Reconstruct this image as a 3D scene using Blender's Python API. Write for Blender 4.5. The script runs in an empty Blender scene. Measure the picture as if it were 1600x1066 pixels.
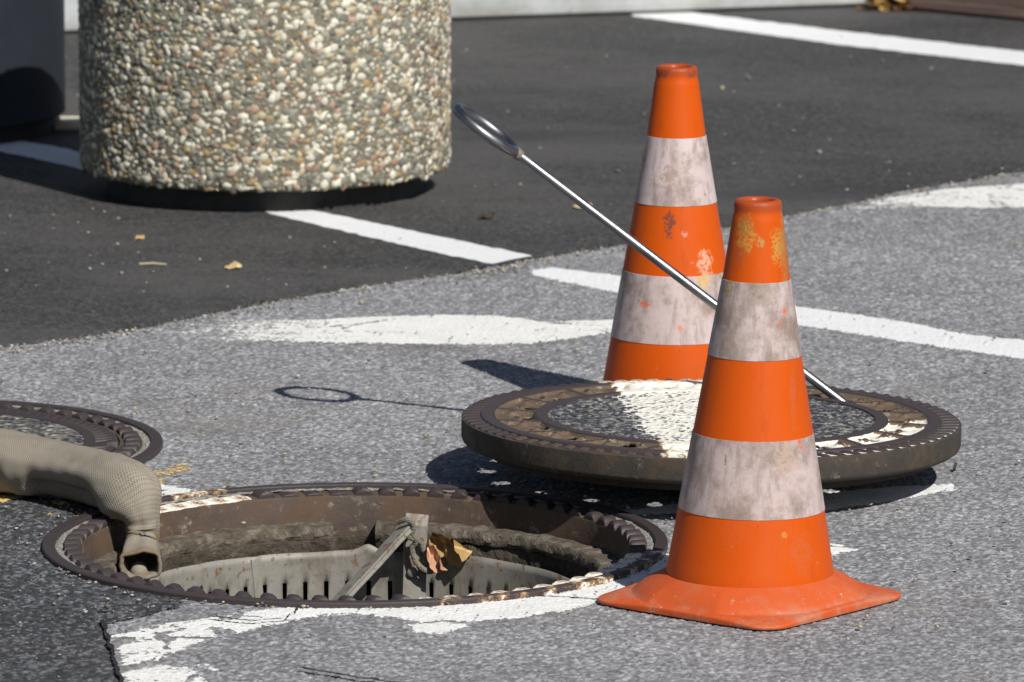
import bpy, bmesh, math, random
import numpy as np
from mathutils import Vector, Matrix, noise as mnoise
R = math.radians
random.seed(7)
SC = bpy.context.scene
COL = SC.collection

# ------------------------------------------------------------------ camera
F = 10900.0            # focal length in pixels of the 1600 px wide photograph
PITCH = R(9.5)
H = 1.68
cam_d = bpy.data.cameras.new('camera')
cam = bpy.data.objects.new('camera', cam_d)
COL.objects.link(cam)
cam.location = (0, 0, H)
cam.rotation_euler = (math.pi/2 - PITCH, 0, 0)
cam_d.sensor_width = 36
cam_d.lens = F/1600*36
cam_d.clip_start = 0.1
cam_d.clip_end = 2000
cam_d.dof.use_dof = True
cam_d.dof.focus_distance = 8.62
cam_d.dof.aperture_fstop = 15
SC.camera = cam

# ------------------------------------------------------------------ sky and sun
LIGHT = Vector((-.56, .92, -1.0)).normalized()
ELEV = math.asin(-LIGHT.z)
AZ = math.atan2(-LIGHT.x, -LIGHT.y)
W = bpy.data.worlds.new('World')
SC.world = W
W.use_nodes = True
wn = W.node_tree
bg = wn.nodes['Background']
sky = wn.nodes.new('ShaderNodeTexSky')
sky.sky_type = 'NISHITA'
sky.sun_disc = False
sky.sun_elevation = ELEV
sky.sun_rotation = AZ
wn.links.new(sky.outputs['Color'], bg.inputs['Color'])
bg.inputs['Strength'].default_value = 0.05
sun_d = bpy.data.lights.new('sun', 'SUN')
sun_d.energy = 5.0
sun_d.angle = R(.5)
sun_d.color = (1, .965, .91)
sun = bpy.data.objects.new('sun', sun_d)
COL.objects.link(sun)
sun.rotation_euler = LIGHT.to_track_quat('-Z', 'Y').to_euler()
sun.location = (4, -4, 8)
SC.view_settings.view_transform = 'Standard'
SC.view_settings.look = 'None'
SC.view_settings.gamma = 1
SC.view_settings.use_curve_mapping = False
SC.view_settings.exposure = 0.1
SC.cycles.max_bounces = 6
SC.cycles.use_denoising = True

# ------------------------------------------------------------------ picture -> place
def ray(px, py):
    dx = (px-800)/F; dy = (533-py)/F
    f = Vector((0, math.cos(PITCH), -math.sin(PITCH)))
    u = Vector((0, math.sin(PITCH), math.cos(PITCH)))
    return f + u*dy + Vector((dx, 0, 0))
def g(px, py, z=0.0):
    d = ray(px, py); t = (z-H)/d.z
    return Vector((0, 0, H)) + d*t
def pd(px, py, D):
    d = ray(px, py)
    return Vector((0, 0, H)) + d*(D/d.y)

# ------------------------------------------------------------------ object helpers
def tag(o, label=None, cat=None, group=None, kind=None):
    if label: o['label'] = label
    if cat: o['category'] = cat
    if group: o['group'] = group
    if kind: o['kind'] = kind
    return o
def empty(name, loc=(0, 0, 0), rot=(0, 0, 0)):
    o = bpy.data.objects.new(name, None)
    o.empty_display_size = .05
    COL.objects.link(o); o.location = loc; o.rotation_euler = rot
    return o
def link(name, me, parent=None, loc=(0, 0, 0), rot=(0, 0, 0), scale=(1, 1, 1)):
    o = bpy.data.objects.new(name, me)
    COL.objects.link(o)
    if parent: o.parent = parent
    o.location = loc; o.rotation_euler = rot; o.scale = scale
    return o
def mesh(name, verts, faces, m=None, smooth=True, angle=40):
    me = bpy.data.meshes.new(name)
    me.from_pydata([tuple(v) for v in verts], [], faces)
    me.update()
    if m: me.materials.append(m)
    if smooth:
        me.polygons.foreach_set('use_smooth', [True]*len(me.polygons))
        me.set_sharp_from_angle(angle=R(angle))
    return me
def attr(me, name, vals):
    a = me.attributes.new(name, 'FLOAT', 'POINT')
    a.data.foreach_set('value', vals)
def sm(x, a, b):
    t = max(0, min(1, (x-a)/(b-a))); return t*t*(3-2*t)
def lathe(prof, seg=128, a0=0.0, a1=2*math.pi, closed=False, wob=None):
    """spin (r, z) points about Z; faces look outwards for a profile that runs upwards"""
    full = abs(a1-a0-2*math.pi) < 1e-6
    n = seg if full else seg+1
    vs, fs = [], []
    for i in range(n):
        a = a0+(a1-a0)*i/seg
        for r, z in prof:
            rr, zz = (r, z) if wob is None else wob(r, z, a)
            vs.append((rr*math.cos(a), rr*math.sin(a), zz))
    p = len(prof)
    for i in range(seg):
        j = (i+1) % n
        for k in range(p if closed else p-1):
            l = (k+1) % p
            fs.append((i*p+k, j*p+k, j*p+l, i*p+l))
    if closed and not full:
        fs.append(tuple(range(p))[::-1]); fs.append(tuple((n-1)*p+k for k in range(p)))
    return vs, fs
def join(*parts):
    vs, fs = [], []
    for v, f in parts:
        o = len(vs); vs += list(v); fs += [tuple(i+o for i in q) for q in f]
    return vs, fs
def disc(r, z, seg=96, up=True):
    vs = [(r*math.cos(2*math.pi*i/seg), r*math.sin(2*math.pi*i/seg), z) for i in range(seg)]
    f = tuple(range(seg))
    return vs, [f if up else f[::-1]]
def box(x0, x1, y0, y1, z0, z1, b=0.0):
    if b <= 0:
        v = [(x, y, z) for x in (x0, x1) for y in (y0, y1) for z in (z0, z1)]
        f = [(0, 1, 3, 2), (4, 6, 7, 5), (0, 4, 5, 1), (2, 3, 7, 6), (0, 2, 6, 4), (1, 5, 7, 3)]
        return v, f
    bm = bmesh.new()
    bmesh.ops.create_cube(bm, size=1)
    for v in bm.verts:
        v.co = ((x0+x1)/2+v.co.x*(x1-x0), (y0+y1)/2+v.co.y*(y1-y0), (z0+z1)/2+v.co.z*(z1-z0))
    bmesh.ops.bevel(bm, geom=list(bm.edges), offset=b, segments=2, affect='EDGES')
    bm.verts.index_update()
    vs = [tuple(v.co) for v in bm.verts]; fs = [tuple(v.index for v in f.verts) for f in bm.faces]
    bm.free()
    return vs, fs
def tube(pts, rad, seg=10, cap=True):
    pts = [Vector(p) for p in pts]
    vs, fs = [], []
    up = Vector((.13, .21, .97))
    for i, p in enumerate(pts):
        t = (pts[min(i+1, len(pts)-1)]-pts[max(i-1, 0)]).normalized()
        a = t.cross(up).normalized(); b = a.cross(t)
        up = b
        r = rad[i] if isinstance(rad, (list, tuple)) else rad
        for k in range(seg):
            c = 2*math.pi*k/seg
            vs.append(p+a*(r*math.cos(c))+b*(r*math.sin(c)))
    for i in range(len(pts)-1):
        for k in range(seg):
            l = (k+1) % seg
            fs.append((i*seg+k, i*seg+l, (i+1)*seg+l, (i+1)*seg+k))
    if cap:
        fs.append(tuple(range(seg))[::-1]); fs.append(tuple((len(pts)-1)*seg+k for k in range(seg)))
    return vs, fs
def smooth_path(pts, n):
    """Catmull-Rom through lists of numbers"""
    out = []
    m = len(pts)
    for i in range(n):
        t = i/(n-1)*(m-1); k = min(int(t), m-2); u = t-k
        P = [pts[max(k-1, 0)], pts[k], pts[k+1], pts[min(k+2, m-1)]]
        q = []
        for c in range(len(pts[0])):
            a, b, d, e = (P[j][c] for j in range(4))
            q.append(.5*(2*b+(d-a)*u+(2*a-5*b+4*d-e)*u*u+(3*b-a-3*d+e)*u**3))
        out.append(q)
    return out

# ------------------------------------------------------------------ material helpers
class Nodes:
    def __init__(s, name):
        s.m = bpy.data.materials.new(name); s.m.use_nodes = True
        s.t = s.m.node_tree; s.b = s.t.nodes['Principled BSDF']
        s._co = None
    def new(s, t): return s.t.nodes.new(t)
    def put(s, sock, v):
        if isinstance(v, bpy.types.NodeSocket): s.t.links.new(v, sock)
        elif isinstance(v, (tuple, list)) and len(v) == 3 and sock.type == 'RGBA': sock.default_value = (*v, 1)
        else: sock.default_value = v
    def co(s):
        if s._co is None: s._co = s.new('ShaderNodeTexCoord').outputs['Object']
        return s._co
    def mapped(s, scale=(1, 1, 1), loc=(0, 0, 0), rot=(0, 0, 0), v=None):
        n = s.new('ShaderNodeMapping'); s.put(n.inputs['Vector'], v or s.co())
        n.inputs['Scale'].default_value = scale; n.inputs['Location'].default_value = loc; n.inputs['Rotation'].default_value = rot
        return n.outputs['Vector']
    def noise(s, scale, detail=3, rough=.55, v=None, dist=0):
        n = s.new('ShaderNodeTexNoise'); s.put(n.inputs['Vector'], v or s.co())
        n.inputs['Scale'].default_value = scale; n.inputs['Detail'].default_value = detail
        n.inputs['Roughness'].default_value = rough; n.inputs['Distortion'].default_value = dist
        return n.outputs['Fac']
    def vor(s, scale, v=None, feature='F1', rnd=1):
        n = s.new('ShaderNodeTexVoronoi'); n.feature = feature; s.put(n.inputs['Vector'], v or s.co())
        n.inputs['Scale'].default_value = scale; n.inputs['Randomness'].default_value = rnd
        return n
    def ramp(s, fac, stops, interp='LINEAR'):
        n = s.new('ShaderNodeValToRGB'); s.put(n.inputs['Fac'], fac)
        r = n.color_ramp; r.interpolation = interp
        while len(r.elements) < len(stops): r.elements.new(.5)
        for e, (p, c) in zip(r.elements, stops):
            e.position = p; e.color = (*c, 1) if isinstance(c, (tuple, list)) else (c, c, c, 1)
        return n.outputs['Color']
    def mix(s, fac, a, b, blend='MIX'):
        n = s.new('ShaderNodeMix'); n.data_type = 'RGBA'; n.blend_type = blend
        s.put(n.inputs[0], fac); s.put(n.inputs[6], a); s.put(n.inputs[7], b)
        return n.outputs[2]
    def mth(s, op, a, b=0.0, c=None, clamp=False):
        n = s.new('ShaderNodeMath'); n.operation = op; n.use_clamp = clamp
        s.put(n.inputs[0], a); s.put(n.inputs[1], b)
        if c is not None: s.put(n.inputs[2], c)
        return n.outputs[0]
    def step(s, x, a, b, lo=0.0, hi=1.0):
        n = s.new('ShaderNodeMapRange'); n.interpolation_type = 'SMOOTHSTEP'
        s.put(n.inputs['Value'], x)
        n.inputs['From Min'].default_value = a; n.inputs['From Max'].default_value = b
        n.inputs['To Min'].default_value = lo; n.inputs['To Max'].default_value = hi
        return n.outputs['Result']
    def sep(s, v):
        n = s.new('ShaderNodeSeparateXYZ'); s.put(n.inputs[0], v); return n.outputs
    def attr(s, name, out='Fac'):
        n = s.new('ShaderNodeAttribute'); n.attribute_name = name; return n.outputs[out]
    def spot(s, p, r, wob=.6, scale=60, stretch=(1, 1, 1)):
        """ragged patch about the point p"""
        v = s.mapped(scale=stretch, loc=tuple(-p[i]*stretch[i] for i in range(3)))
        l = s.new('ShaderNodeVectorMath'); l.operation = 'LENGTH'; s.put(l.inputs[0], v)
        d = s.mth('DIVIDE', l.outputs['Value'], r)
        nz = s.noise(scale, 6, .75)
        d = s.mth('ADD', d, s.mth('MULTIPLY', s.mth('SUBTRACT', nz, .5), wob*6))
        m = s.step(d, 1.1, .7)
        br = s.step(s.noise(scale*2.4, 4, .7), .40, .52)
        return s.mth('MULTIPLY', m, br)
    def bump(s, h, strength=.5, dist=.002):
        n = s.new('ShaderNodeBump'); s.put(n.inputs['Height'], h)
        n.inputs['Strength'].default_value = strength; n.inputs['Distance'].default_value = dist
        return n.outputs['Normal']
    def done(s, col=None, rough=None, normal=None, metal=None, spec=None):
        if col is not None: s.put(s.b.inputs['Base Color'], col)
        if rough is not None: s.put(s.b.inputs['Roughness'], rough)
        if normal is not None: s.put(s.b.inputs['Normal'], normal)
        if metal is not None: s.put(s.b.inputs['Metallic'], metal)
        if spec is not None: s.b.inputs['Specular IOR Level'].default_value = spec
        return s.m

def grey(a, tint=(1, 1, 1.02)): return tuple(a*t for t in tint)

def asphalt_tex(n, lo, mid, hi, scale, patch, tint, brown=.0, contrast=1.0):
    v1 = n.vor(scale); v2 = n.vor(scale*2.1)
    r1 = n.sep(v1.outputs['Color'])[0]; r2 = n.sep(v2.outputs['Color'])[1]
    t = n.mth('ADD', n.mth('MULTIPLY', r1, .62), n.mth('MULTIPLY', r2, .38))
    c = n.ramp(t, [(0, grey(lo, tint)), (.45, grey(mid, tint)), (.75, grey(hi, tint)), (.95, grey(min(hi*1.5, .75), (1, 1, 1)))])
    gap = n.step(v1.outputs['Distance'], .42, .8, 1, .45)
    c = n.mix(1, c, gap, 'MULTIPLY')
    big = n.noise(2.2, 4, .6); med = n.noise(11, 4, .65)
    k = n.mth('ADD', n.mth('MULTIPLY', big, patch*1.4), n.mth('MULTIPLY', med, patch))
    k = n.mth('ADD', k, 1-patch*1.2)
    c = n.mix(1, c, k, 'MULTIPLY')
    if brown:
        st = n.step(n.noise(3.1, 5, .7, v=n.mapped(loc=(7, 3, 0))), .52, .72, 0, brown)
        c = n.mix(st, c, (.17, .145, .115))
    h = n.mth('ADD', n.mth('MULTIPLY', n.mth('SUBTRACT', 1, v1.outputs['Distance']), 1.0), n.mth('MULTIPLY', r1, .8))
    return c, h

def mat_asphalt(name, lo, mid, hi, scale, patch, tint, brown=0, bump=.6, bd=.003, rough=.85, streak=0):
    n = Nodes(name)
    c, h = asphalt_tex(n, lo, mid, hi, scale, patch, tint, brown)
    if streak:
        sv = n.mapped(scale=(.7, 1.0, 1), rot=(0, 0, .35))
        c = n.mix(n.step(n.noise(1.6, 5, .62, v=sv), .42, .62, 0, streak), c, (.088, .084, .082))
        c = n.mix(n.step(n.noise(2.6, 4, .6, v=n.mapped(scale=(.5, 1.1, 1), loc=(3, 8, 0))), .54, .68, 0, streak), c, (.030, .030, .032))
    return n.done(c, rough, n.bump(h, bump, bd), spec=.3)
OLD = dict(lo=.09, mid=.20, hi=.38, scale=150, patch=.30, tint=(1, 1.0, 1.04), brown=.35)
NEW = dict(lo=.028, mid=.046, hi=.078, scale=170, patch=.35, tint=(1.02, 1, 1.0), brown=0)
REP = dict(lo=.025, mid=.065, hi=.15, scale=120, patch=.45, tint=(.98, 1, 1.06), brown=0)
M_OLD = mat_asphalt('old_asphalt', **OLD)
M_NEW = mat_asphalt('new_asphalt', **NEW, bump=.35, bd=.002, streak=.55)
M_REP = mat_asphalt('patch_asphalt', **REP, bump=.8, bd=.004)

def mat_paint(name, col, dirt=.25, crack=0, rough=1.0):
    n = Nodes(name)
    wear = n.attr('wear'); edge = n.attr('edge')
    nz = n.noise(26, 7, .75, v=n.mapped(scale=(.55, 1.0, 1)))
    fine = n.noise(170, 3, .6)
    k = n.mth('ADD', n.mth('MULTIPLY', n.mth('SUBTRACT', nz, .5), 2.2), n.mth('MULTIPLY', n.mth('SUBTRACT', fine, .5), 1.1*rough))
    k = n.mth('ADD', k, n.mth('MULTIPLY', n.mth('SUBTRACT', 1, wear), 1.25))
    k = n.mth('ADD', k, n.mth('SUBTRACT', n.mth('MULTIPLY', edge, .75), 1.0))
    # tops of the stones wear bare first
    k = n.mth('SUBTRACT', k, n.mth('MULTIPLY', n.mth('SUBTRACT', n.attr('hgt'), .45), n.mth('ADD', n.mth('MULTIPLY', wear, 1.3), .25)))
    if crack:
        wv = n.noise(20, 4, .6)
        cr = n.vor(7, v=n.mapped(scale=(.75, 1.1, 1)), feature='DISTANCE_TO_EDGE')
        c1 = n.mth('ADD', cr.outputs['Distance'], n.mth('MULTIPLY', n.mth('SUBTRACT', wv, .5), .22))
        k = n.mth('SUBTRACT', k, n.mth('MULTIPLY', n.step(n.mth('ABSOLUTE', c1), .026, .008, 0, crack), n.step(n.noise(8, 3), .42, .6)))
    keep = n.step(k, -.06, .06)
    dn = n.step(n.noise(14, 6, .72), .38, .75, 0, dirt)
    dk = n.step(n.noise(60, 5, .75), .60, .74, 0, dirt)
    sp = n.step(n.noise(300, 3, .6), .3, .55, .80, 1)
    pc = n.mix(1, n.mix(dk, n.mix(dn, col, (.50, .48, .44)), (.22, .21, .20)), sp, 'MULTIPLY')
    hh = n.mth('ADD', n.mth('MULTIPLY', fine, 1.0), n.mth('MULTIPLY', keep, .8))
    n.done(pc, .8, n.bump(hh, .45, .003), spec=.25)
    tr = n.new('ShaderNodeBsdfTransparent'); mx = n.new('ShaderNodeMixShader')
    n.put(mx.inputs[0], keep); n.put(mx.inputs[1], tr.outputs[0]); n.put(mx.inputs[2], n.b.outputs[0])
    n.t.links.new(mx.outputs[0], n.t.nodes['Material Output'].inputs['Surface'])
    return n.m
M_PAINT_OLD = mat_paint('worn_white_paint', (.74, .74, .71), .30, .6)
M_PAINT_CRACK = mat_paint('cracked_white_paint', (.76, .76, .74), .35, 1.8)
M_PAINT_MID = mat_paint('white_paint', (.72, .73, .73), .15)
M_PAINT_NEW = mat_paint('fresh_white_paint', (.72, .725, .74), .12, 0, .6)
M_YELLOW = mat_paint('yellow_paint', (.62, .43, .15), .2)

def mat_iron(name, base=(.044, .033, .033), rust=(.115, .072, .045), dust=(.27, .235, .185), rusty=.5, dusty=.3, painted=True, rough=.55):
    n = Nodes(name)
    a = n.noise(16, 6, .68); b = n.noise(90, 4, .6)
    r = n.step(n.mth('ADD', n.mth('MULTIPLY', a, .7), n.mth('MULTIPLY', b, .3)), .62-.35*rusty, .78-.3*rusty)
    c = n.mix(r, base, n.mix(n.noise(40, 4, .6), rust, (.062, .040, .028)))
    d = n.step(n.noise(55, 6, .75), .66-.25*dusty, .84-.25*dusty, 0, .85)
    c = n.mix(d, c, dust)
    ro = n.mth('ADD', n.mth('MULTIPLY', r, .3), rough)
    if painted:
        p = n.attr('paint')
        k = n.mth('ADD', p, n.mth('MULTIPLY', n.mth('SUBTRACT', n.noise(45, 6, .75), .5), 1.5))
        keep = n.step(k, .62, .74)
        halo = n.step(k, .50, .64)
        c = n.mix(halo, c, (.26, .15, .07))
        c = n.mix(keep, c, n.mix(n.step(n.noise(130, 3, .6), .5, .75), (.74, .71, .63), (.50, .40, .27)))
        ro = n.mix(keep, ro, (.8, .8, .8))
    h = n.mth('ADD', n.mth('MULTIPLY', n.noise(260, 3, .6), .5), n.mth('MULTIPLY', b, .8))
    return n.done(c, ro, n.bump(h, .5, .0015), spec=.4)
M_IRON = mat_iron('worn_iron', rusty=.18, dusty=.05)
M_IRON_RUST = mat_iron('rusty_iron', base=(.062, .046, .037), rusty=.7, dusty=.45)
M_IRON_SIDE = mat_iron('iron_edge', base=(.042, .036, .030), rust=(.080, .063, .042), rusty=.5, dusty=.3, painted=False, rough=.7)
M_IRON_DARK = mat_iron('dark_underside_iron', base=(.035, .028, .022), rust=(.08, .05, .03), rusty=.4, dusty=.1, painted=False, rough=.8)

def mat_speckle(name, painted=True):
    n = Nodes(name)
    v = n.vor(118)
    r = n.sep(v.outputs['Color'])[0]
    st = n.ramp(r, [(0, (.016, .018, .024)), (.42, (.04, .043, .052)), (.66, (.085, .09, .098)), (.85, (.22, .21, .19)), (1, (.42, .40, .34))])
    gap = n.step(n.mth('ADD', v.outputs['Distance'], n.mth('MULTIPLY', n.noise(200, 3, .6), .4)), .72, .92)
    c = n.mix(gap, st, n.mix(n.noise(20, 4, .6), (.27, .24, .185), (.05, .048, .044)))
    if painted:
        p = n.attr('paint')
        k = n.mth('ADD', p, n.mth('ADD', n.mth('MULTIPLY', n.mth('SUBTRACT', n.noise(16, 4, .7), .5), 1.0), n.mth('MULTIPLY', n.mth('SUBTRACT', r, .5), -.95)))
        k = n.mth('ADD', k, n.mth('MULTIPLY', n.mth('SUBTRACT', n.noise(330, 2, .5), .5), .6))
        c = n.mix(n.step(k, .62, .76), c, (.70, .68, .62))
    h = n.mth('SUBTRACT', 1, v.outputs['Distance'])
    return n.done(c, .75, n.bump(h, .6, .003), spec=.35)
def mat_infill(name):
    n = Nodes(name)
    r, d, p = n.attr('pick'), n.attr('dome'), n.attr('paint')
    st = n.ramp(r, [(0, (.016, .018, .025)), (.4, (.045, .049, .059)), (.64, (.095, .10, .108)), (.84, (.20, .195, .18)), (1, (.36, .33, .27))])
    c = n.mix(n.step(n.mth('ADD', d, n.mth('MULTIPLY', n.mth('SUBTRACT', n.noise(60, 4, .7), .5), .7)), .72, .45), st, n.mix(n.step(n.noise(14, 5, .7), .35, .65), (.36, .32, .245), (.13, .12, .10)))
    k = n.mth('ADD', p, n.mth('MULTIPLY', n.mth('SUBTRACT', n.noise(18, 5, .72), .5), 1.3))
    k = n.mth('ADD', k, n.mth('MULTIPLY', n.mth('SUBTRACT', .60, n.attr('hgt')), 1.9))
    k = n.mth('ADD', k, n.mth('MULTIPLY', n.mth('SUBTRACT', n.noise(300, 2, .5), .5), .5))
    k = n.mth('MULTIPLY', k, n.step(p, .02, .2))
    c = n.mix(n.step(k, .62, .74), c, (.70, .68, .62))
    return n.done(c, .7, n.bump(n.noise(500, 2), .2, .001), spec=.35)
M_INFILL = mat_speckle('speckled_concrete')

def mat_plain(name, cols, scale=20, rough=.8, bump=.3, bd=.002, spec=.3, bscale=150, stretch=(1, 1, 1)):
    n = Nodes(name)
    v = n.mapped(scale=stretch)
    f = n.noise(scale, 6, .68, v=v)
    k = len(cols)
    c = n.ramp(f, [(.3+.4*i/max(k-1, 1), cols[i]) for i in range(k)])
    h = n.mth('ADD', n.noise(bscale, 4, .65, v=v), n.mth('MULTIPLY', f, .6))
    return n.done(c, rough, n.bump(h, bump, bd), spec=spec)

# ------------------------------------------------------------------ ground
MC = g(555, 851)                       # centre of the open manhole
def circle(c, r, n=160): return [(c[0]+r*math.cos(2*math.pi*i/n), c[1]+r*math.sin(2*math.pi*i/n)) for i in range(n)]
gr = [.385, .6, 1, 2, 4, 8, 20, 60, 160, 400]
vs, fs = [], []
SEG = 160
for r in gr:
    vs += [(x, y, -.0045) for x, y in circle(MC, r, SEG)]
for i in range(len(gr)-1):
    for k in range(SEG):
        l = (k+1) % SEG
        fs.append((i*SEG+k, (i+1)*SEG+k, (i+1)*SEG+l, i*SEG+l))
tag(link('ground', mesh('ground', vs, fs, M_OLD, False)), kind='structure')

def dense(pts, step=.012):
    out = []
    for i in range(len(pts)):
        a, b = Vector(pts[i]), Vector(pts[(i+1) % len(pts)])
        n = max(1, min(400, int((b-a).length/step)))
        for k in range(n): out.append(a.lerp(b, k/n))
    return out
def jit(p, amp, f=60, seed=0.0):
    return Vector((p.x+amp*mnoise.noise(Vector((p.x*f, p.y*f, seed)))+amp*.6*mnoise.noise(Vector((p.x*f*3, p.y*f*3, seed+9))),
                   p.y+amp*1.4*mnoise.noise(Vector((p.x*f, p.y*f, seed+5)))+amp*.8*mnoise.noise(Vector((p.x*f*3, p.y*f*3, seed+15))), p.z))
def sheet(name, pts, z, m, amp=.004, step=.012, fixed=()):
    """a slab of surfacing: ragged outline, its own small edge down to the ground"""
    ps = [jit(p, amp, seed=z) for p in dense([Vector((p[0], p[1], 0)) for p in pts], step)]
    n = len(ps)
    vs = [(p.x, p.y, z) for p in ps]+[(p.x, p.y, -.01) for p in ps]
    area = sum(ps[i].x*ps[(i+1) % n].y-ps[(i+1) % n].x*ps[i].y for i in range(n))
    top = tuple(range(n)) if area > 0 else tuple(range(n))[::-1]
    fs = [top]
    for i in range(n):
        j = (i+1) % n
        fs.append((i, n+i, n+j, j) if area > 0 else (i, j, n+j, n+i))
    return tag(link(name, mesh(name, vs, fs, m, False)), kind='structure')

edge_px = [(-260, 588), (-100, 562), (0, 543), (120, 528), (235, 510), (380, 480), (520, 455), (640, 437), (740, 423), (785, 415), (835, 404), (960, 385), (1100, 361), (1250, 333), (1330, 318), (1400, 300), (1500, 284), (1600, 267), (1800, 232)]
pts = [g(*p) for p in edge_px]
pts = [Vector((-30, pts[0].y-1.5, 0))]+pts+[Vector((30, pts[-1].y+9, 0)), Vector((60, 80, 0)), Vector((-60, 80, 0))]
NEW_EDGE = pts
# only the stretch in view needs a ragged edge
def sheet_new():
    vis = [p for p in pts]
    return sheet('road', vis, .005, M_NEW, .007, .014)
sheet_new()

def arc_px(c, r, a0, a1, n=60):
    return [Vector((c[0]+r*math.cos(R(a0+(a1-a0)*i/n)), c[1]+r*math.sin(R(a0+(a1-a0)*i/n)), 0)) for i in range(n+1)]
p_left = [g(-400, 760), g(-100, 768), g(0, 772), g(90, 779), g(150, 786), g(190, 791)]
arcp = arc_px(MC, .380, 141, 238)
p_end = [g(285, 948), g(225, 962), g(163, 976), g(178, 1030), g(196, 1075), g(215, 1180), g(-500, 1180)]
PATCH = [jit(p, .003, 50, 4.0) for p in dense([Vector((p[0], p[1], 0)) for p in p_left+arcp+p_end], .012)]

def inside(poly, X, Y):
    c = np.zeros(X.shape, bool); n = len(poly); j = n-1
    for i in range(n):
        xi, yi, xj, yj = poly[i][0], poly[i][1], poly[j][0], poly[j][1]
        if yi != yj:
            c ^= ((yi > Y) != (yj > Y)) & (X < (xj-xi)*(Y-yi)/(yj-yi)+xi)
        j = i
    return c
class Stones:
    """stones standing in the binder: a fine height field with one tone per stone"""
    def __init__(q, x0, x1, y0, y1, dx, dy, cell, top, amp, seed, tones):
        rg = np.random.default_rng(seed)
        nx, ny = int((x1-x0)/dx)+1, int((y1-y0)/dy)+1
        X, Y = np.meshgrid(x0+dx*np.arange(nx), y0+dy*np.arange(ny), indexing='ij')
        X = X+rg.uniform(-.3, .3, X.shape)*dx; Y = Y+rg.uniform(-.3, .3, Y.shape)*dy
        cx, cy = int((x1-x0)/cell)+5, int((y1-y0)/cell)+5
        jx, jy, hr, tr, sr = (rg.random((cx, cy)) for _ in range(5))
        I = np.floor((X-x0)/cell).astype(int)+2; J = np.floor((Y-y0)/cell).astype(int)+2
        best = np.full(X.shape, 9.0); H_ = np.zeros(X.shape); T = np.zeros(X.shape)
        for a in (-1, 0, 1):
            for b in (-1, 0, 1):
                ii, jj = np.clip(I+a, 0, cx-1), np.clip(J+b, 0, cy-1)
                px = x0+(ii-2+jx[ii, jj])*cell; py = y0+(jj-2+jy[ii, jj])*cell
                d = np.hypot(X-px, Y-py)/(cell*(.55+.5*sr[ii, jj]))
                w = d < best
                best = np.where(w, d, best); H_ = np.where(w, hr[ii, jj], H_); T = np.where(w, tr[ii, jj], T)
        dome = np.sqrt(np.clip(1-best**2*.8, 0, 1))
        q.hgt = dome*(.35+.65*H_)
        q.Z = top-amp+amp*q.hgt
        lo, mid, hi = tones
        C = np.where(T < .55, lo+(mid-lo)*T/.55, mid+(hi-mid)*((T-.55)/.45)**1.6)
        C *= .62+.38*np.clip(dome*1.6, 0, 1)
        q.C = C*(1+.25*(rg.random(X.shape)-.5))
        q.X, q.Y, q.T, q.dome, q.top, q.amp = X, Y, T, dome, top, amp
        q.fx, q.fy = (X[:-1, :-1]+X[1:, 1:])/2, (Y[:-1, :-1]+Y[1:, 1:])/2
    def mesh(q, name, k, m, Z=None, attrs=None, parent=None, kind='structure'):
        nx, ny = q.X.shape
        idx = np.arange(nx*ny).reshape(nx, ny)
        F_ = np.stack([idx[:-1, :-1][k], idx[1:, :-1][k], idx[1:, 1:][k], idx[:-1, 1:][k]], 1)
        used = np.unique(F_); mp = np.full(nx*ny, -1); mp[used] = np.arange(len(used)); F_ = mp[F_]
        V = np.stack([q.X.ravel(), q.Y.ravel(), (q.Z if Z is None else Z).ravel()], 1)[used]
        me = bpy.data.meshes.new(name)
        me.vertices.add(len(V)); me.vertices.foreach_set('co', V.astype(np.float32).ravel())
        me.loops.add(F_.size); me.loops.foreach_set('vertex_index', F_.astype(np.int32).ravel())
        me.polygons.add(len(F_)); me.polygons.foreach_set('loop_start', np.arange(0, F_.size, 4, dtype=np.int32))
        me.update(calc_edges=True)
        for an, av in {'tone': q.C, 'hgt': q.hgt, **(attrs or {})}.items():
            at = me.attributes.new(an, 'FLOAT', 'POINT'); at.data.foreach_set('value', np.broadcast_to(av, q.X.shape).ravel()[used].astype(np.float32))
        me.polygons.foreach_set('use_smooth', [True]*len(me.polygons))
        me.materials.append(m)
        o = link(name, me, parent)
        return tag(o, kind=kind) if kind else o
def edge_dist(poly, X, Y, lim):
    """metres to the outline, 0..lim"""
    d = np.full(X.shape, lim)
    P = np.array([(p[0], p[1]) for p in poly]); Q = np.roll(P, -1, 0)
    for (ax, ay), (bx, by) in zip(P, Q):
        w = (X > min(ax, bx)-lim) & (X < max(ax, bx)+lim) & (Y > min(ay, by)-lim) & (Y < max(ay, by)+lim)
        if not w.any(): continue
        x, y = X[w], Y[w]; vx, vy = bx-ax, by-ay
        t = np.clip(((x-ax)*vx+(y-ay)*vy)/max(vx*vx+vy*vy, 1e-12), 0, 1)
        d[w] = np.minimum(d[w], np.hypot(x-ax-t*vx, y-ay-t*vy))
    return d
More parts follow.
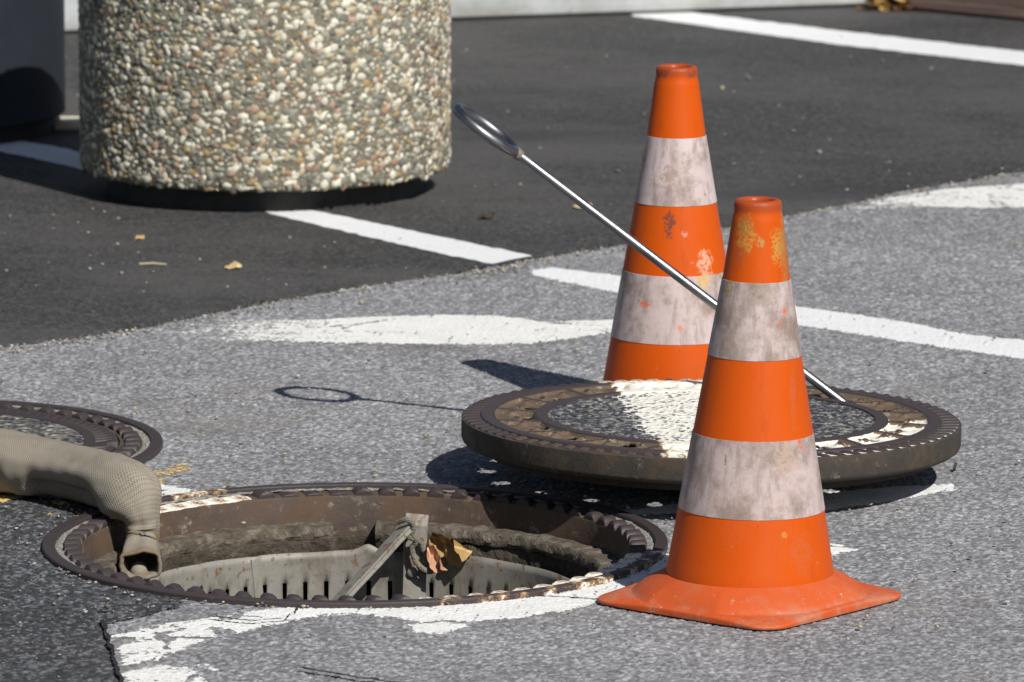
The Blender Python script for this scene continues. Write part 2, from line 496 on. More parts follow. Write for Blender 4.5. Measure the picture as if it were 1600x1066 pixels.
def mat_relief(name, tint, patch, brown):
    n = Nodes(name)
    t = n.attr('tone')
    c = n.mix(1, t, tint, 'MULTIPLY')
    big = n.noise(2.2, 4, .6); med = n.noise(11, 5, .68)
    k = n.mth('ADD', n.mth('ADD', n.mth('MULTIPLY', big, patch*1.4), n.mth('MULTIPLY', med, patch)), 1-patch*1.2)
    c = n.mix(1, c, k, 'MULTIPLY')
    st = n.step(n.noise(3.1, 5, .7, v=n.mapped(loc=(7, 3, 0))), .52, .72, 0, brown)
    c = n.mix(st, c, (.19, .165, .135))
    dk = n.step(n.noise(4.5, 6, .7, v=n.mapped(scale=(.6, 1, 1), loc=(2, 9, 0))), .60, .72, 0, .45)
    c = n.mix(dk, c, (.07, .07, .072))
    return n.done(c, .75, n.bump(n.noise(700, 2, .6), .25, .001), spec=.4)
NP = [jit(p, .007, seed=.005) for p in dense([Vector((p[0], p[1], 0)) for p in NEW_EDGE], .03)]
def keep_old(X, Y):
    k = np.hypot(X-MC.x, Y-MC.y) > .3865
    k &= np.abs(X) < .0775*Y+.02
    k &= ~inside([g(*p, 0)+Vector((0, .06, 0)) for p in edge_px]+[Vector((3, 14, 0)), Vector((-3, 14, 0))], X, Y)
    return k
ST = Stones(-.84, .97, 7.62, 12.5, .0022, .0032, .0043, 0.0, .0029, 3, (.105, .215, .44))
ST.mesh('asphalt', keep_old(ST.fx, ST.fy), mat_relief('asphalt_stones', (1, 1, 1.045), .42, .40))
SP = Stones(-.84, .0, 7.62, 8.95, .0023, .0030, .0050, .0018, .0040, 4, (.018, .044, .17))
SP.mesh('asphalt_patch', (np.hypot(SP.fx-MC.x, SP.fy-MC.y) > .3865) & (np.abs(SP.fx) < .0775*SP.fy+.02) & inside(PATCH, SP.fx, SP.fy),
        mat_relief('patch_stones', (.98, 1, 1.07), .45, .12))
sheet('asphalt_patch', [Vector((p.x, p.y, 0)) for p in PATCH], -.0015, M_REP, .0005, .05)

# ------------------------------------------------------------------ painted markings
def resample(pl, n):
    d = [0]
    for a, b in zip(pl, pl[1:]): d.append(d[-1]+math.hypot(b[0]-a[0], b[1]-a[1]))
    out = []
    for i in range(n):
        t = d[-1]*i/(n-1); k = 0
        while k < len(pl)-2 and d[k+1] < t: k += 1
        u = (t-d[k])/max(d[k+1]-d[k], 1e-9)
        out.append((pl[k][0]+(pl[k+1][0]-pl[k][0])*u, pl[k][1]+(pl[k+1][1]-pl[k][1])*u))
    return out
def paint_on(name, up, lo, m, wear, S=None, z=.0003, r=.389, soft=.014):
    """paint lying on the stones: follows them, fills the gaps between them"""
    S = S or ST
    poly = [jit(g(*p), .003, 60, 8.0) for p in resample(up, 70)]+[jit(g(*p), .003, 60, 8.0) for p in resample(lo, 70)][::-1]
    xs, ys = [p.x for p in poly], [p.y for p in poly]
    w = (S.fx > min(xs)) & (S.fx < max(xs)) & (S.fy > min(ys)) & (S.fy < max(ys))
    k = np.zeros(S.fx.shape, bool)
    k[w] = inside(poly, S.fx[w], S.fy[w]) & (np.hypot(S.fx[w]-MC.x, S.fy[w]-MC.y) > r)
    e = edge_dist(poly, S.X, S.Y, soft)/soft
    u = np.clip((S.X-min(xs))/(max(xs)-min(xs)), 0, 1)
    W_ = wear(u) if callable(wear) else np.full(S.X.shape, wear)
    Z = S.Z+z+(S.top-S.amp*.15-S.Z).clip(0)*.55*e*(1-.5*W_.clip(0, 1))
    return S.mesh(name, k, m, Z, {'edge': e, 'wear': W_})
def marking(name, up, lo, z, m, wear, n=90, amp=.004, clip=None):
    U = [g(*p) for p in resample(up, n)]; L = [g(*p) for p in resample(lo, n)]
    rows = [0, .07, .2, .5, .8, .93, 1]
    vs, ed, we = [], [], []
    for i in range(n):
        for j, v in enumerate(rows):
            p = U[i].lerp(L[i], v)
            if clip: p = clip(p)
            if j in (0, len(rows)-1) or i in (0, n-1): p = jit(p, amp, 45, 3.3+z*100)
            vs.append((p.x, p.y, z))
            ed.append(0 if j in (0, len(rows)-1) or i in (0, n-1) else 1)
            we.append(wear(i/(n-1), v) if callable(wear) else wear)
    k = len(rows)
    fs = [(i*k+j, i*k+j+1, (i+1)*k+j+1, (i+1)*k+j) for i in range(n-1) for j in range(k-1)]
    me = mesh(name, vs, fs, m, False)
    if me.polygons[len(me.polygons)//2].normal.z < 0: me.flip_normals()
    attr(me, 'edge', ed); attr(me, 'wear', we); attr(me, 'hgt', [.45]*len(vs))
    return tag(link(name, me), kind='structure')
marking('parking_line', [(-60, 208), (100, 236), (300, 292), (470, 329.5), (640, 365), (760, 390), (832, 405)],
        [(-60, 230), (60, 254), (250, 300), (400, 334), (580, 377), (700, 404), (768, 418)], .0056, M_PAINT_NEW, lambda u, v: .5-.9*u if u < .5 else .06, 160, .005)
paint_on('parking_line', [(826, 421), (864, 416), (970, 430), (1110, 453), (1243, 477), (1420, 502), (1500, 520), (1600, 530), (1700, 545)],
         [(828, 429), (880, 441), (960, 456), (1110, 483), (1245, 507), (1400, 531), (1500, 546), (1600, 560), (1700, 577)], M_PAINT_MID, lambda u: np.where(u < .25, .36-.6*u, .20))
marking('parking_line', [(985, 24), (1060, 21), (1300, 51), (1600, 85), (1900, 118)], [(985, 29), (1080, 42), (1300, 73), (1600, 107), (1900, 141)], .0056, M_PAINT_NEW, .03, 120, .006)
paint_on('white_line', [(250, 511), (330, 496), (480, 498), (560, 494), (700, 491), (790, 492), (850, 501), (960, 497), (1060, 492)],
         [(270, 530), (400, 534), (560, 536), (740, 537), (820, 537), (870, 532), (960, 520), (1060, 512)], M_PAINT_OLD,
         lambda u: np.where(u < .45, .95-1.55*u, np.where(u > .72, .42, .2)))
paint_on('white_line', [(1290, 330), (1380, 307), (1480, 293), (1600, 285), (1800, 270)], [(1290, 334), (1400, 324), (1480, 324), (1600, 326), (1800, 312)], M_PAINT_OLD,
         lambda u: np.maximum(.46, .80-.9*u))
paint_on('white_line', [(168, 991), (240, 972), (330, 962), (400, 950), (470, 943), (560, 930), (680, 925), (800, 915), (900, 900), (1000, 870), (1100, 850), (1295, 846), (1342, 857)],
         [(184, 1045), (260, 1026), (330, 1000), (400, 984), (468, 966), (560, 958), (680, 974), (800, 966), (900, 951), (1000, 920), (1100, 905), (1297, 868), (1338, 860)],
         M_PAINT_CRACK, lambda u: np.where(u < .3, .52-.6*u, .22))
paint_on('white_line', [(636, 975), (690, 972), (736, 974)], [(645, 986), (690, 989), (730, 979)], M_PAINT_CRACK, .25, soft=.006)
paint_on('white_line', [(184, 1048), (250, 1036), (310, 1042), (330, 1060)], [(192, 1120), (250, 1120), (320, 1110), (350, 1090)], M_PAINT_CRACK, .42)
paint_on('white_line', [(290, 1026), (345, 1036), (366, 1052)], [(300, 1040), (335, 1056), (350, 1062)], M_PAINT_CRACK, .7)
paint_on('white_line', [(200, 751), (240, 752), (300, 762), (344, 772)], [(200, 800), (240, 798), (300, 792), (345, 780)], M_PAINT_CRACK, lambda u: .35+.1*u)
paint_on('white_line', [(940, 800), (1060, 786), (1290, 768), (1400, 759), (1490, 755)], [(940, 806), (1060, 801), (1290, 797), (1400, 781), (1494, 764)], M_PAINT_MID, .12)
for S_, up, lo, w in ((ST, [(225, 733), (262, 730), (300, 724)], [(228, 744), (262, 744), (302, 736)], .70), (ST, [(254, 725), (300, 720)], [(258, 732), (300, 728)], .75),
                  (ST, [(236, 744), (262, 746)], [(236, 759), (258, 759)], .62), (SP, [(-40, 772), (20, 768), (46, 771)], [(-40, 790), (10, 784), (44, 777)], .45),
                  (SP, [(56, 798), (90, 797)], [(60, 806), (88, 805)], .75), (SP, [(112, 798), (164, 800)], [(114, 808), (162, 811)], .78), (SP, [(75, 781), (116, 784)], [(76, 790), (114, 792)], .62), (SP, [(70, 812), (150, 812)], [(70, 822), (140, 822)], .95)):
    paint_on('yellow_marking', up, lo, M_YELLOW, w, S_, soft=.006)
M_BITUMEN = mat_plain('dark_joint', [(.012, .012, .013), (.03, .03, .03)], rough=.9)
def seam(name, pl, w, z=.0042):
    pts2 = resample(pl, 60); P = [g(*p) for p in pts2]
    vs, fs = [], []
    for i, p in enumerate(P):
        ww = w*(.4+.9*abs(mnoise.noise(Vector((i*.35, w*99, 2)))))
        q = jit(p, .004, 40, 1.0)
        vs += [(q.x-ww*.5, q.y-ww*.8, z), (q.x+ww*.5, q.y+ww*.8, z)]
    fs = [(2*i, 2*i+1, 2*i+3, 2*i+2) for i in range(len(P)-1)]
    me = mesh(name, vs, fs, M_BITUMEN, False)
    if me.polygons[0].normal.z < 0: me.flip_normals()
    return tag(link(name, me), kind='structure')
seam('road_crack', [(160, 974), (172, 1010), (182, 1045), (196, 1090)], .006)
seam('road_crack', [(470, 1049), (520, 1056), (570, 1066), (640, 1072)], .005)
seam('road_crack', [(330, 968), (400, 975), (450, 970), (470, 950)], .004)

# ------------------------------------------------------------------ loose grit and scraps
def stone_mesh(seed, seg=6):
    rnd = random.Random(seed)
    bm = bmesh.new(); bmesh.ops.create_icosphere(bm, subdivisions=1, radius=.5)
    for v in bm.verts:
        v.co *= 1+rnd.uniform(-.18, .18)
    vs = [tuple(v.co) for v in bm.verts]; bm.verts.index_update(); fs = [tuple(v.index for v in f.verts) for f in bm.faces]
    bm.free(); return vs, fs
STONES = [stone_mesh(i) for i in range(5)]
def scatter(name, places, m, cols):
    vs, fs, cs = [], [], []
    for x, y, z, s in places:
        sv, sf = random.choice(STONES); a = random.uniform(0, 6.3); c = random.choice(cols)
        fx, fy, fz = s*random.uniform(.7, 1.3), s*random.uniform(.7, 1.3), s*random.uniform(.4, .8)
        o = len(vs)
        for v in sv:
            X, Y = v[0]*fx, v[1]*fy
            vs.append((x+X*math.cos(a)-Y*math.sin(a), y+X*math.sin(a)+Y*math.cos(a), z+v[2]*fz+fz*.35)); cs.append(c)
        fs += [tuple(i+o for i in f) for f in sf]
    me = mesh(name, vs, fs, m, True, 60)
    a = me.attributes.new('col', 'FLOAT_COLOR', 'POINT')
    a.data.foreach_set('color', [q for c in cs for q in (*c, 1)])
    return link(name, me)
def mat_attr(name, rough=.8):
    n = Nodes(name)
    return n.done(n.attr('col', 'Color'), rough, n.bump(n.noise(300, 3), .3, .001), spec=.35)
M_GRIT = mat_attr('grit')
GREYS = [(.3, .29, .27), (.2, .19, .18), (.42, .4, .36), (.12, .12, .12), (.35, .3, .22)]
pl = []
ep = [g(*p) for p in edge_px[1:-1]]
for i in range(900):
    k = random.randrange(len(ep)-1); p = ep[k].lerp(ep[k+1], random.random())
    pl.append((p.x+random.gauss(0, .01), p.y-abs(random.gauss(.006, .035)), 0, random.uniform(.002, .0065)))
for i in range(1500):
    x, y = random.uniform(-1.0, 1.0), random.uniform(7.9, 10.4)
    if (x-MC.x)**2+(y-MC.y)**2 > .16: pl.append((x, y, .002, random.choice([.002, .003, .003, .004, .006])))
for i in range(160):
    a = random.uniform(0, 2*math.pi); r = .389+abs(random.gauss(.004, .02))
    pl.append((MC.x+r*math.cos(a), MC.y+r*math.sin(a), .002, random.uniform(.002, .006)))
for i in range(260):
    p = g(random.uniform(0, 1600), random.uniform(60, 480)); pl.append((p.x, p.y, .005, random.uniform(.002, .006)))
for px, py, s in ((10, 429, .008), (190, 434, .009), (183, 388, .007), (355, 455, .007), (1128, 145, .013), (1170, 128, .013), (1255, 190, .009), (1280, 245, .011), (1240, 210, .009), (965, 274, .013), (1108, 390, .012), (380, 825, .01), (168, 958, .012)):
    p = g(px, py); pl.append((p.x, p.y, .005, s))
tag(scatter('gravel', pl, M_GRIT, GREYS), 'loose grit and small crumbs strewn over the asphalt', kind='stuff')

def leaf_mesh(L, Wd, curl, twist, m, n=10, k=6, ripple=.1, seed=1):
    rnd = random.Random(seed); ph = rnd.uniform(0, 6)
    vs, fs = [], []
    for i in range(n+1):
        u = i/n; w = Wd*math.sin(math.pi*min(max(u*.94+.04, 0), 1))**.55
        for j in range(k+1):
            v = j/k*2-1
            a = twist*u
            y, z = v*w*.5, curl*w*abs(v)**1.5*.6+ripple*Wd*(math.sin(u*9+v*3+ph)*abs(v)+.5*math.sin(u*23+v*6))
            vs.append((u*L, y*math.cos(a)-z*math.sin(a), y*math.sin(a)+z*math.cos(a)+curl*.25*L*u*u))
    for i in range(n):
        for j in range(k):
            q = i*(k+1)+j; fs.append((q, q+k+1, q+k+2, q+1))
    t = .0006
    me = mesh('dry_leaf', vs, fs, m, True, 180)
    return me
def mat_leaf(name, a, b):
    n = Nodes(name)
    c = n.mix(n.noise(70, 4, .6), a, b)
    v = n.sep(n.co())
    rib = n.step(n.mth('ABSOLUTE', v[1]), .0008, .0016)
    c = n.mix(rib, tuple(min(1, x*1.4) for x in a), c)
    n.b.inputs['Transmission Weight'].default_value = 0
    return n.done(c, .55, n.bump(n.noise(90, 5, .6), .5, .002), spec=.35)
M_LEAF_TAN = mat_leaf('tan_leaf', (.42, .28, .115), (.27, .165, .06))
M_LEAF_PINK = mat_leaf('pink_leaf', (.48, .27, .165), (.36, .18, .10))
M_LEAF_DARK = mat_leaf('dark_leaf', (.05, .04, .03), (.03, .025, .02))
M_LEAF_PALE = mat_leaf('pale_leaf', (.45, .36, .2), (.36, .26, .12))
def ground_leaf(px, py, L, Wd, rz, m, label, z=.006, group=None):
    p = g(px, py)
    o = link('dry_leaf', leaf_mesh(L, Wd, .35, .5, m, seed=int(px)), None, (p.x, p.y, z), (R(6), R(-4), rz))
    return tag(o, label, 'leaf', group)
ground_leaf(352, 426, .026, .018, .2, M_LEAF_PALE, 'tan dry leaf on the dark road nearest the ragged old asphalt edge', group='dry leaves on the road')
ground_leaf(212, 380, .016, .013, .5, M_LEAF_TAN, 'tiny orange tan leaf scrap on the dark road below the shadow of the stone planter', group='dry leaves on the road')
ground_leaf(745, 347, .03, .02, .1, M_LEAF_DARK, 'small black leaf on the dark road above the near end of the parking line', group='dry leaves on the road')
ground_leaf(895, 331, .032, .016, -.1, M_LEAF_PALE, 'pale dry leaf flat on the dark road behind the steel lifting hook rod', group='dry leaves on the road')
M_TWIG = mat_plain('twig_bark', [(.10, .07, .04), (.22, .15, .08)], rough=.8)
M_STRAW = mat_plain('straw', [(.32, .28, .18), (.42, .36, .24)], rough=.8)
for a, b, mt, lb in (((218, 420), (260, 421), M_STRAW, 'thin pale straw lying on the dark road left of the tan leaf'),
                    ((1491, 737), (1494, 727), M_TWIG, 'short dark twig standing up on the asphalt right of the loose lid')):
    p, q = g(*a), g(*b)
    if mt is M_TWIG: q = Vector((p.x+.003, p.y+.008, .008))
    p.z += .002 if mt is M_TWIG else .0075; q.z += .002 if mt is M_TWIG else .0075
    tag(link('twig', mesh('twig', *tube([p, p.lerp(q, .5)+Vector((0, .003, .001)), q], .002, 6), M_LEAF_DARK if mt is M_TWIG else mt)), lb, 'twig')

# ------------------------------------------------------------------ background wall, timber, leaf heap
def mat_wall():
    n = Nodes('weathered_render')
    a = n.noise(3.0, 6, .7); b = n.noise(17, 5, .7)
    c = n.ramp(a, [(.3, (.29, .31, .30)), (.5, (.44, .46, .47)), (.68, (.60, .62, .645))])
    c = n.mix(n.step(b, .52, .7, 0, .6), c, (.27, .28, .25))
    z = n.sep(n.co())[2]
    damp = n.step(n.mth('ADD', z, n.mth('MULTIPLY', n.noise(5, 5, .7), .09)), .095, .03, 0, .8)
    c = n.mix(damp, c, (.22, .21, .18))
    return n.done(c, .9, n.bump(b, .4, .01))
M_WALL = mat_wall()
wa, wb = g(-900, 92), g(1375, 14)
ang = math.atan2(wb.y-wa.y, wb.x-wa.x); ln = (wb-wa).length
vs, fs = join(box(0, ln, 0, .25, 0, .62, .012), box(-.03, ln+.03, -.03, .28, .62, .70, .012))
wall = link('retaining_wall', mesh('retaining_wall', vs, fs, M_WALL), None, (wa.x, wa.y, .001), (0, 0, ang))
tag(wall, 'low weathered white concrete wall at the far edge of the car park', 'wall')
M_TIMBER = mat_plain('old_timber', [(.10, .07, .06), (.17, .115, .095), (.22, .17, .14)], scale=30, rough=.85, bump=.8, bd=.006, bscale=60, stretch=(.08, 1, 1))
M_SOIL = mat_plain('soil', [(.06, .045, .035), (.12, .09, .06)], scale=30, rough=.95, bump=1, bd=.02)
ta, tb = g(1378, 17), g(1900, 66)
ang = math.atan2(tb.y-ta.y, tb.x-ta.x); ln = (tb-ta).length
edging = empty('timber_edging', (ta.x, ta.y, .005), (0, 0, ang))
tag(edging, 'stained brown timber edging of a planting bed at the far right', 'edging')
for k in range(3):
    vs, fs = box(random.uniform(-.02, .02), ln, k*.012, .10+k*.012, k*.062, k*.062+.06, .008)
    link('plank', mesh('plank', vs, fs, M_TIMBER), edging)
vs, fs = box(0, ln, .112, 1.2, 0, .165, .01)
link('soil_bed', mesh('soil_bed', vs, fs, M_SOIL), edging)
# heap of leaves at the end of the wall: one object, uncountable
vs, fs, cs = [], [], []
for i in range(260):
    px = random.gauss(1408, 22); py = random.uniform(-12, 16)
    p = g(px, 17); q = Vector((p.x, p.y-.02+random.uniform(-.03, .05), max(.008, (16-py)*.00135*random.uniform(.3, 1))))
    s = random.uniform(.018, .04)
    m3 = Matrix.Rotation(random.uniform(0, 6.3), 3, 'Z') @ Matrix.Rotation(random.uniform(-1.2, 1.2), 3, 'X')
    o = len(vs)
    for c in ((-.5, 0, 0), (-.1, -.32, .05), (.5, 0, 0), (-.1, .32, .08)): vs.append(q+m3 @ Vector(c)*s)
    fs.append((o, o+1, o+2, o+3))
    cs += [random.choice([(.32, .17, .05), (.20, .10, .035), (.42, .26, .09), (.1, .06, .03), (.06, .04, .025)])]*4
me = mesh('leaves', vs, fs, M_GRIT, False)
a = me.attributes.new('col', 'FLOAT_COLOR', 'POINT'); a.data.foreach_set('color', [q for c in cs for q in (*c, 1)])
tag(link('leaves', me), 'heap of dry brown leaves where the white wall ends', kind='stuff')

# ------------------------------------------------------------------ dark bin
M_BIN = mat_plain('dark_grey_shell', [(.016, .020, .027), (.022, .026, .034)], scale=8, rough=.6, bump=.1, spec=.2)
M_BIN_BASE = mat_plain('black_base', [(.012, .012, .014), (.02, .02, .022)], rough=.7)
pb = g(60, 236)
bc = Vector((-1.055, pb.y+.235, .005))
bin_ = empty('litter_bin', bc)
tag(bin_, 'smooth dark grey round litter bin left of the stone planter', 'bin')
link('shell', mesh('shell', *lathe([(.255, .03), (.262, .034), (.262, .70), (.268, .705), (.268, .74), (.255, .745), (.24, .74), (.235, .5), (.0001, .49)], 96), M_BIN), bin_)
link('plinth', mesh('plinth', *lathe([(.245, 0), (.245, .03), (.2551, .0301)], 96), M_BIN_BASE), bin_)
# little pale offcut on the ground behind
p = g(117, 204)
tag(link('stone_block', mesh('stone_block', *box(-.05, .03, -.04, .04, 0, .016, .004), mat_plain('pale_stone', [(.5, .45, .36), (.6, .55, .45)])), None, (p.x, p.y, .005)),
    'small pale stone block on the ground in the gap between bin and planter', 'stone')

# ------------------------------------------------------------------ exposed aggregate planter
PC = Vector((g(417, 336).x, g(417, 336).y+.264, .005))
PC.x = (417-800)/F*11.73
planter = empty('stone_planter', PC)
tag(planter, 'big round exposed pebble concrete planter on a recessed black plinth', 'planter')
M_MORTAR = mat_plain('planter_mortar', [(.13, .122, .09), (.22, .205, .155), (.31, .285, .22)], scale=60, rough=.95, bump=.8, bd=.004, bscale=400)
M_PLINTH = mat_plain('black_plinth', [(.02, .02, .02), (.05, .05, .048)], scale=15, rough=.75)
PR, PZ0, PZ1 = .308, .036, .53
tub_prof = [(.24, PZ0), (.29, PZ0+.001), (.302, PZ0+.004), (PR, PZ0+.014), (PR, PZ1-.02), (.3, PZ1-.004), (.29, PZ1), (.26, PZ1), (.25, PZ1-.01), (.25, PZ1-.06)]
link('tub', mesh('tub', *lathe(tub_prof, 128), M_MORTAR), planter)
link('plinth', mesh('plinth', *lathe([(.264, 0), (.264, PZ0+.004)], 96), M_PLINTH), planter)
link('soil', mesh('soil', *disc(.252, PZ1-.05), M_SOIL), planter)
PCOLS = [((.66, .65, .61), 22), ((.82, .81, .77), 13), ((.52, .45, .33), 16), ((.36, .26, .13), 6), ((.30, .31, .29), 18), ((.22, .235, .215), 18), ((.33, .21, .16), 6), ((.13, .12, .12), 7), ((.46, .33, .28), 5)]
PCOLS = [((c[0]*.80, c[1]*.77, c[2]*.67), w) for c, w in PCOLS]
PB = [c for c, w in PCOLS for _ in range(w)]
n = Nodes('pebble'); oi = n.new('ShaderNodeObjectInfo')
M_PEB = n.done(n.mix(n.step(n.noise(1.8, 4, .6), .5, .7, 0, .35), oi.outputs['Color'], (.3, .27, .2)), .6, spec=.4)
n = Nodes('pebbles')
M_PEBS = n.done(n.mix(n.step(n.noise(150, 4, .6), .5, .7, 0, .35), n.attr('col', 'Color'), (.3, .27, .2)), .6, spec=.4)
def pebble_shape(seed):
    rnd = random.Random(seed)
    bm = bmesh.new(); bmesh.ops.create_uvsphere(bm, u_segments=6, v_segments=4, radius=.5)
    ax = [rnd.uniform(-.25, .25) for _ in range(3)]
    for v in bm.verts:
        d = v.co.normalized()
        v.co *= 1+.2*mnoise.noise(d*1.5+Vector((seed*3.1, 0, 0)))+ax[0]*d.x*d.y
    bm.verts.index_update()
    vs = [v.co.copy() for v in bm.verts]; fs = [tuple(v.index for v in f.verts) for f in bm.faces]
    bm.free(); return vs, fs
PSH = [pebble_shape(i) for i in range(8)]
PME = [mesh('pebble', v, f, M_PEB, True, 180) for v, f in PSH]
rnd = random.Random(11)
peb = []
sp = .0088
nring = int(2*math.pi*PR/sp)
zz = PZ0+.009; row = 0
while zz < PZ1-.004:
    for i in range(nring):
        a = (i+.5*(row % 2)+rnd.uniform(-.38, .38))*2*math.pi/nring
        z = zz+rnd.uniform(-.0035, .0035)
        s = rnd.choice([.005, .006, .007, .008, .009, .010, .011, .0125, .014, .0165])
        if rnd.random() < .06: continue
        rr = PR
        if z < PZ0+.014: rr = .296+.012*min(1, max(0, (z-PZ0)/.014))**.6
        if z > PZ1-.02: rr = .3
        peb.append((a, z, rr, s, rnd.uniform(.55, 1.0), rnd.gauss(.35, .7), rnd.randrange(8), rnd.choice(PB)))
    zz += .0078; row += 1
def pebmat(p):
    a, z, rr, s, asp, rot, k, c = p
    # local axes: tangent, up, outward
    er = Vector((math.cos(a), math.sin(a), 0)); et = Vector((-math.sin(a), math.cos(a), 0)); ez = Vector((0, 0, 1))
    t = et*math.cos(rot)+ez*math.sin(rot); b = -et*math.sin(rot)+ez*math.cos(rot)
    m = Matrix((t*s*1.25, b*s*1.25*asp*.85, er*s*.46)).transposed().to_4x4()
    m.translation = er*(rr-s*.06)+ez*z
    return m
vis = sorted([p for p in peb if abs(math.atan2(math.sin(p[0]+math.pi/2), math.cos(p[0]+math.pi/2))) < 1.2 and p[1] < .345], key=lambda p: -p[3]*math.cos(p[0]+math.pi/2))
single = set(id(p) for p in vis[:300])
vs, fs, cs = [], [], []
for p in peb:
    m = pebmat(p)
    if id(p) in single:
        o = bpy.data.objects.new('pebble', PME[p[6]]); COL.objects.link(o); o.parent = planter
        o.matrix_local = m; o.color = (*p[7], 1)
    else:
        q, f = PSH[p[6]]; k = len(vs)
        vs += [m @ v for v in q]; fs += [tuple(i+k for i in t) for t in f]
        j = rnd.uniform(.8, 1.15); cs += [tuple(x*j for x in p[7])]*len(q)
me = mesh('pebbles', vs, fs, M_PEBS, True, 180)
a = me.attributes.new('col', 'FLOAT_COLOR', 'POINT'); a.data.foreach_set('color', [q for c in cs for q in (*c, 1)])
tag(link('pebbles', me, planter), kind='stuff')

# ------------------------------------------------------------------ open manhole
hole = empty('open_manhole', (MC.x, MC.y, 0))
tag(hole, 'open round iron manhole frame set in the asphalt with its lid off', 'manhole')
def frame_paint(x, y, z):
    a = math.degrees(math.atan2(y, x)) % 360
    def band(a0, a1, f=4): return max(0, min(1, (a-a0)/f+.5, (a1-a)/f+.5))
    return max(band(285, 352), band(116, 141))
def paint_attr(me, fn): attr(me, 'paint', [fn(*v.co) for v in me.vertices])
def wobz(amp, f=30):
    def w(r, z, a): 
        k = mnoise.noise(Vector((r*math.cos(a)*f, r*math.sin(a)*f, z*f)))
        return r, z+amp*k
    return w
me = mesh('rim', *lathe([(.3885, -.03), (.3885, .0045), (.3872, .006), (.3735, .006), (.3722, .0045), (.3722, -.004)], 256), M_IRON); paint_attr(me, lambda x, y, z: frame_paint(x, y, z)*.55); link('rim', me, hole)
M_JOINT = mat_plain('gritty_mortar', [(.12, .115, .10), (.28, .27, .24), (.48, .47, .44)], scale=160, rough=.95, bump=1, bd=.004, bscale=300)
link('mortar_joint', mesh('mortar_joint', *lathe([(.3722, .001), (.368, .002), (.3625, .0005)], 300, wob=wobz(.0022, 120)), M_JOINT), hole)
me = mesh('lug_bed', *lathe([(.3625, -.003), (.3625, -.0005), (.345, -.0015), (.3415, -.003), (.3405, -.006), (.3390, -.050), (.338, -.086), (.314, -.090)], 256), M_IRON_RUST)
paint_attr(me, lambda x, y, z: frame_paint(x, y, z) if z > -.004 else 0); link('lug_bed', me, hole)
def lug_mesh(name, w, l, h, m, paint=0.0, skew=.0):
    prof = [(-.5, 0), (-.44, .55), (-.30, .92), (-.05, 1), (.22, .86), (.42, .45), (.5, 0)]
    vs, fs = [], []
    for i, (u, hh) in enumerate(((-.5, .7), (-.4, 1), (.4, 1), (.5, .55))):
        for t, z in prof: vs.append((u*l, t*w+skew*u*l, z*h*hh))
    k = len(prof)
    for i in range(3):
        for j in range(k-1): fs.append((i*k+j, (i+1)*k+j, (i+1)*k+j+1, i*k+j+1))
    fs.append(tuple(range(k))[::-1][::-1]); fs.append(tuple(3*k+j for j in range(k))[::-1])
    me = mesh(name, vs, fs, m, True, 45)
    bm = bmesh.new(); bm.from_mesh(me); bmesh.ops.recalc_face_normals(bm, faces=bm.faces); bm.to_mesh(me); bm.free()
    attr(me, 'paint', [paint]*len(me.vertices))
    return me
LUG = lug_mesh('frame_lug', .023, .021, .009, M_IRON, 0, .25)
LUGP = lug_mesh('frame_lug', .023, .021, .009, M_IRON_RUST, .72, .25)
NL = 68
for i in range(NL):
    a = 2*math.pi*i/NL
    p = frame_paint(math.cos(a), math.sin(a), 0)
    d = 95 < math.degrees(a) < 110   # worn flat and silted up at the back
    link('frame_lug', LUGP if p > .5 else LUG, hole, (.352*math.cos(a), .352*math.sin(a), -.0025), (0, 0, a), (1, 1, .45 if d or (p > .5 and math.sin(a) > 0) else (.5 if p > .5 else 1)))
M_LEDGE = mat_plain('dusty_ledge', [(.05, .04, .03), (.11, .092, .07), (.24, .21, .17)], scale=45, rough=.95, bump=1, bd=.005, bscale=160)
M_SHAFT = mat_plain('damp_shaft_concrete', [(.03, .024, .018), (.065, .052, .038), (.12, .10, .075)], scale=38, rough=.95, bump=1.2, bd=.006, bscale=130)
M_PALE = mat_plain('lime_stain', [(.30, .28, .24), (.5, .48, .44)], scale=60, rough=.95, bump=.6)
for a0, a1, zt in ((10, 86.5, -.035), (96.5, 182, -.036), (182.5, 280, -.038), (281, 350, -.038)):
    vs, fs = lathe([(.338, zt), (.338, zt-.017), (.309, zt-.018), (.3062, zt-.012), (.3075, zt-.005), (.311, zt-.001)][::-1], 120, R(a0), R(a1), True, wobz(.003, 60))
    me = mesh('seat_ledge', vs, fs, M_LEDGE, True, 35)
    bm = bmesh.new(); bm.from_mesh(me); bmesh.ops.recalc_face_normals(bm, faces=bm.faces); bm.to_mesh(me); bm.free()
    link('seat_ledge', me, hole)
def shaftwob(r, z, a):
    k = mnoise.fractal(Vector((math.cos(a)*9, math.sin(a)*9, z*30)), 1, 2, 4)
    d = math.degrees(a) % 360
    if r > .3 and r < .33: r += .010*sm(d, 60, 75)*0+(-.005 if (d < 80 or d > 300) else (.018 if 86.5 < d < 96.5 else -.009))
    return r+.005*k, z
sp_ = [(.3365, -.053), (.317, -.0535)]+[(.316, -.056-.0133*i) for i in range(24)]+[(.0001, -.3801)]
link('shaft_wall', mesh('shaft_wall', *lathe(sp_, 220, wob=shaftwob), M_SHAFT, True, 180), hole)

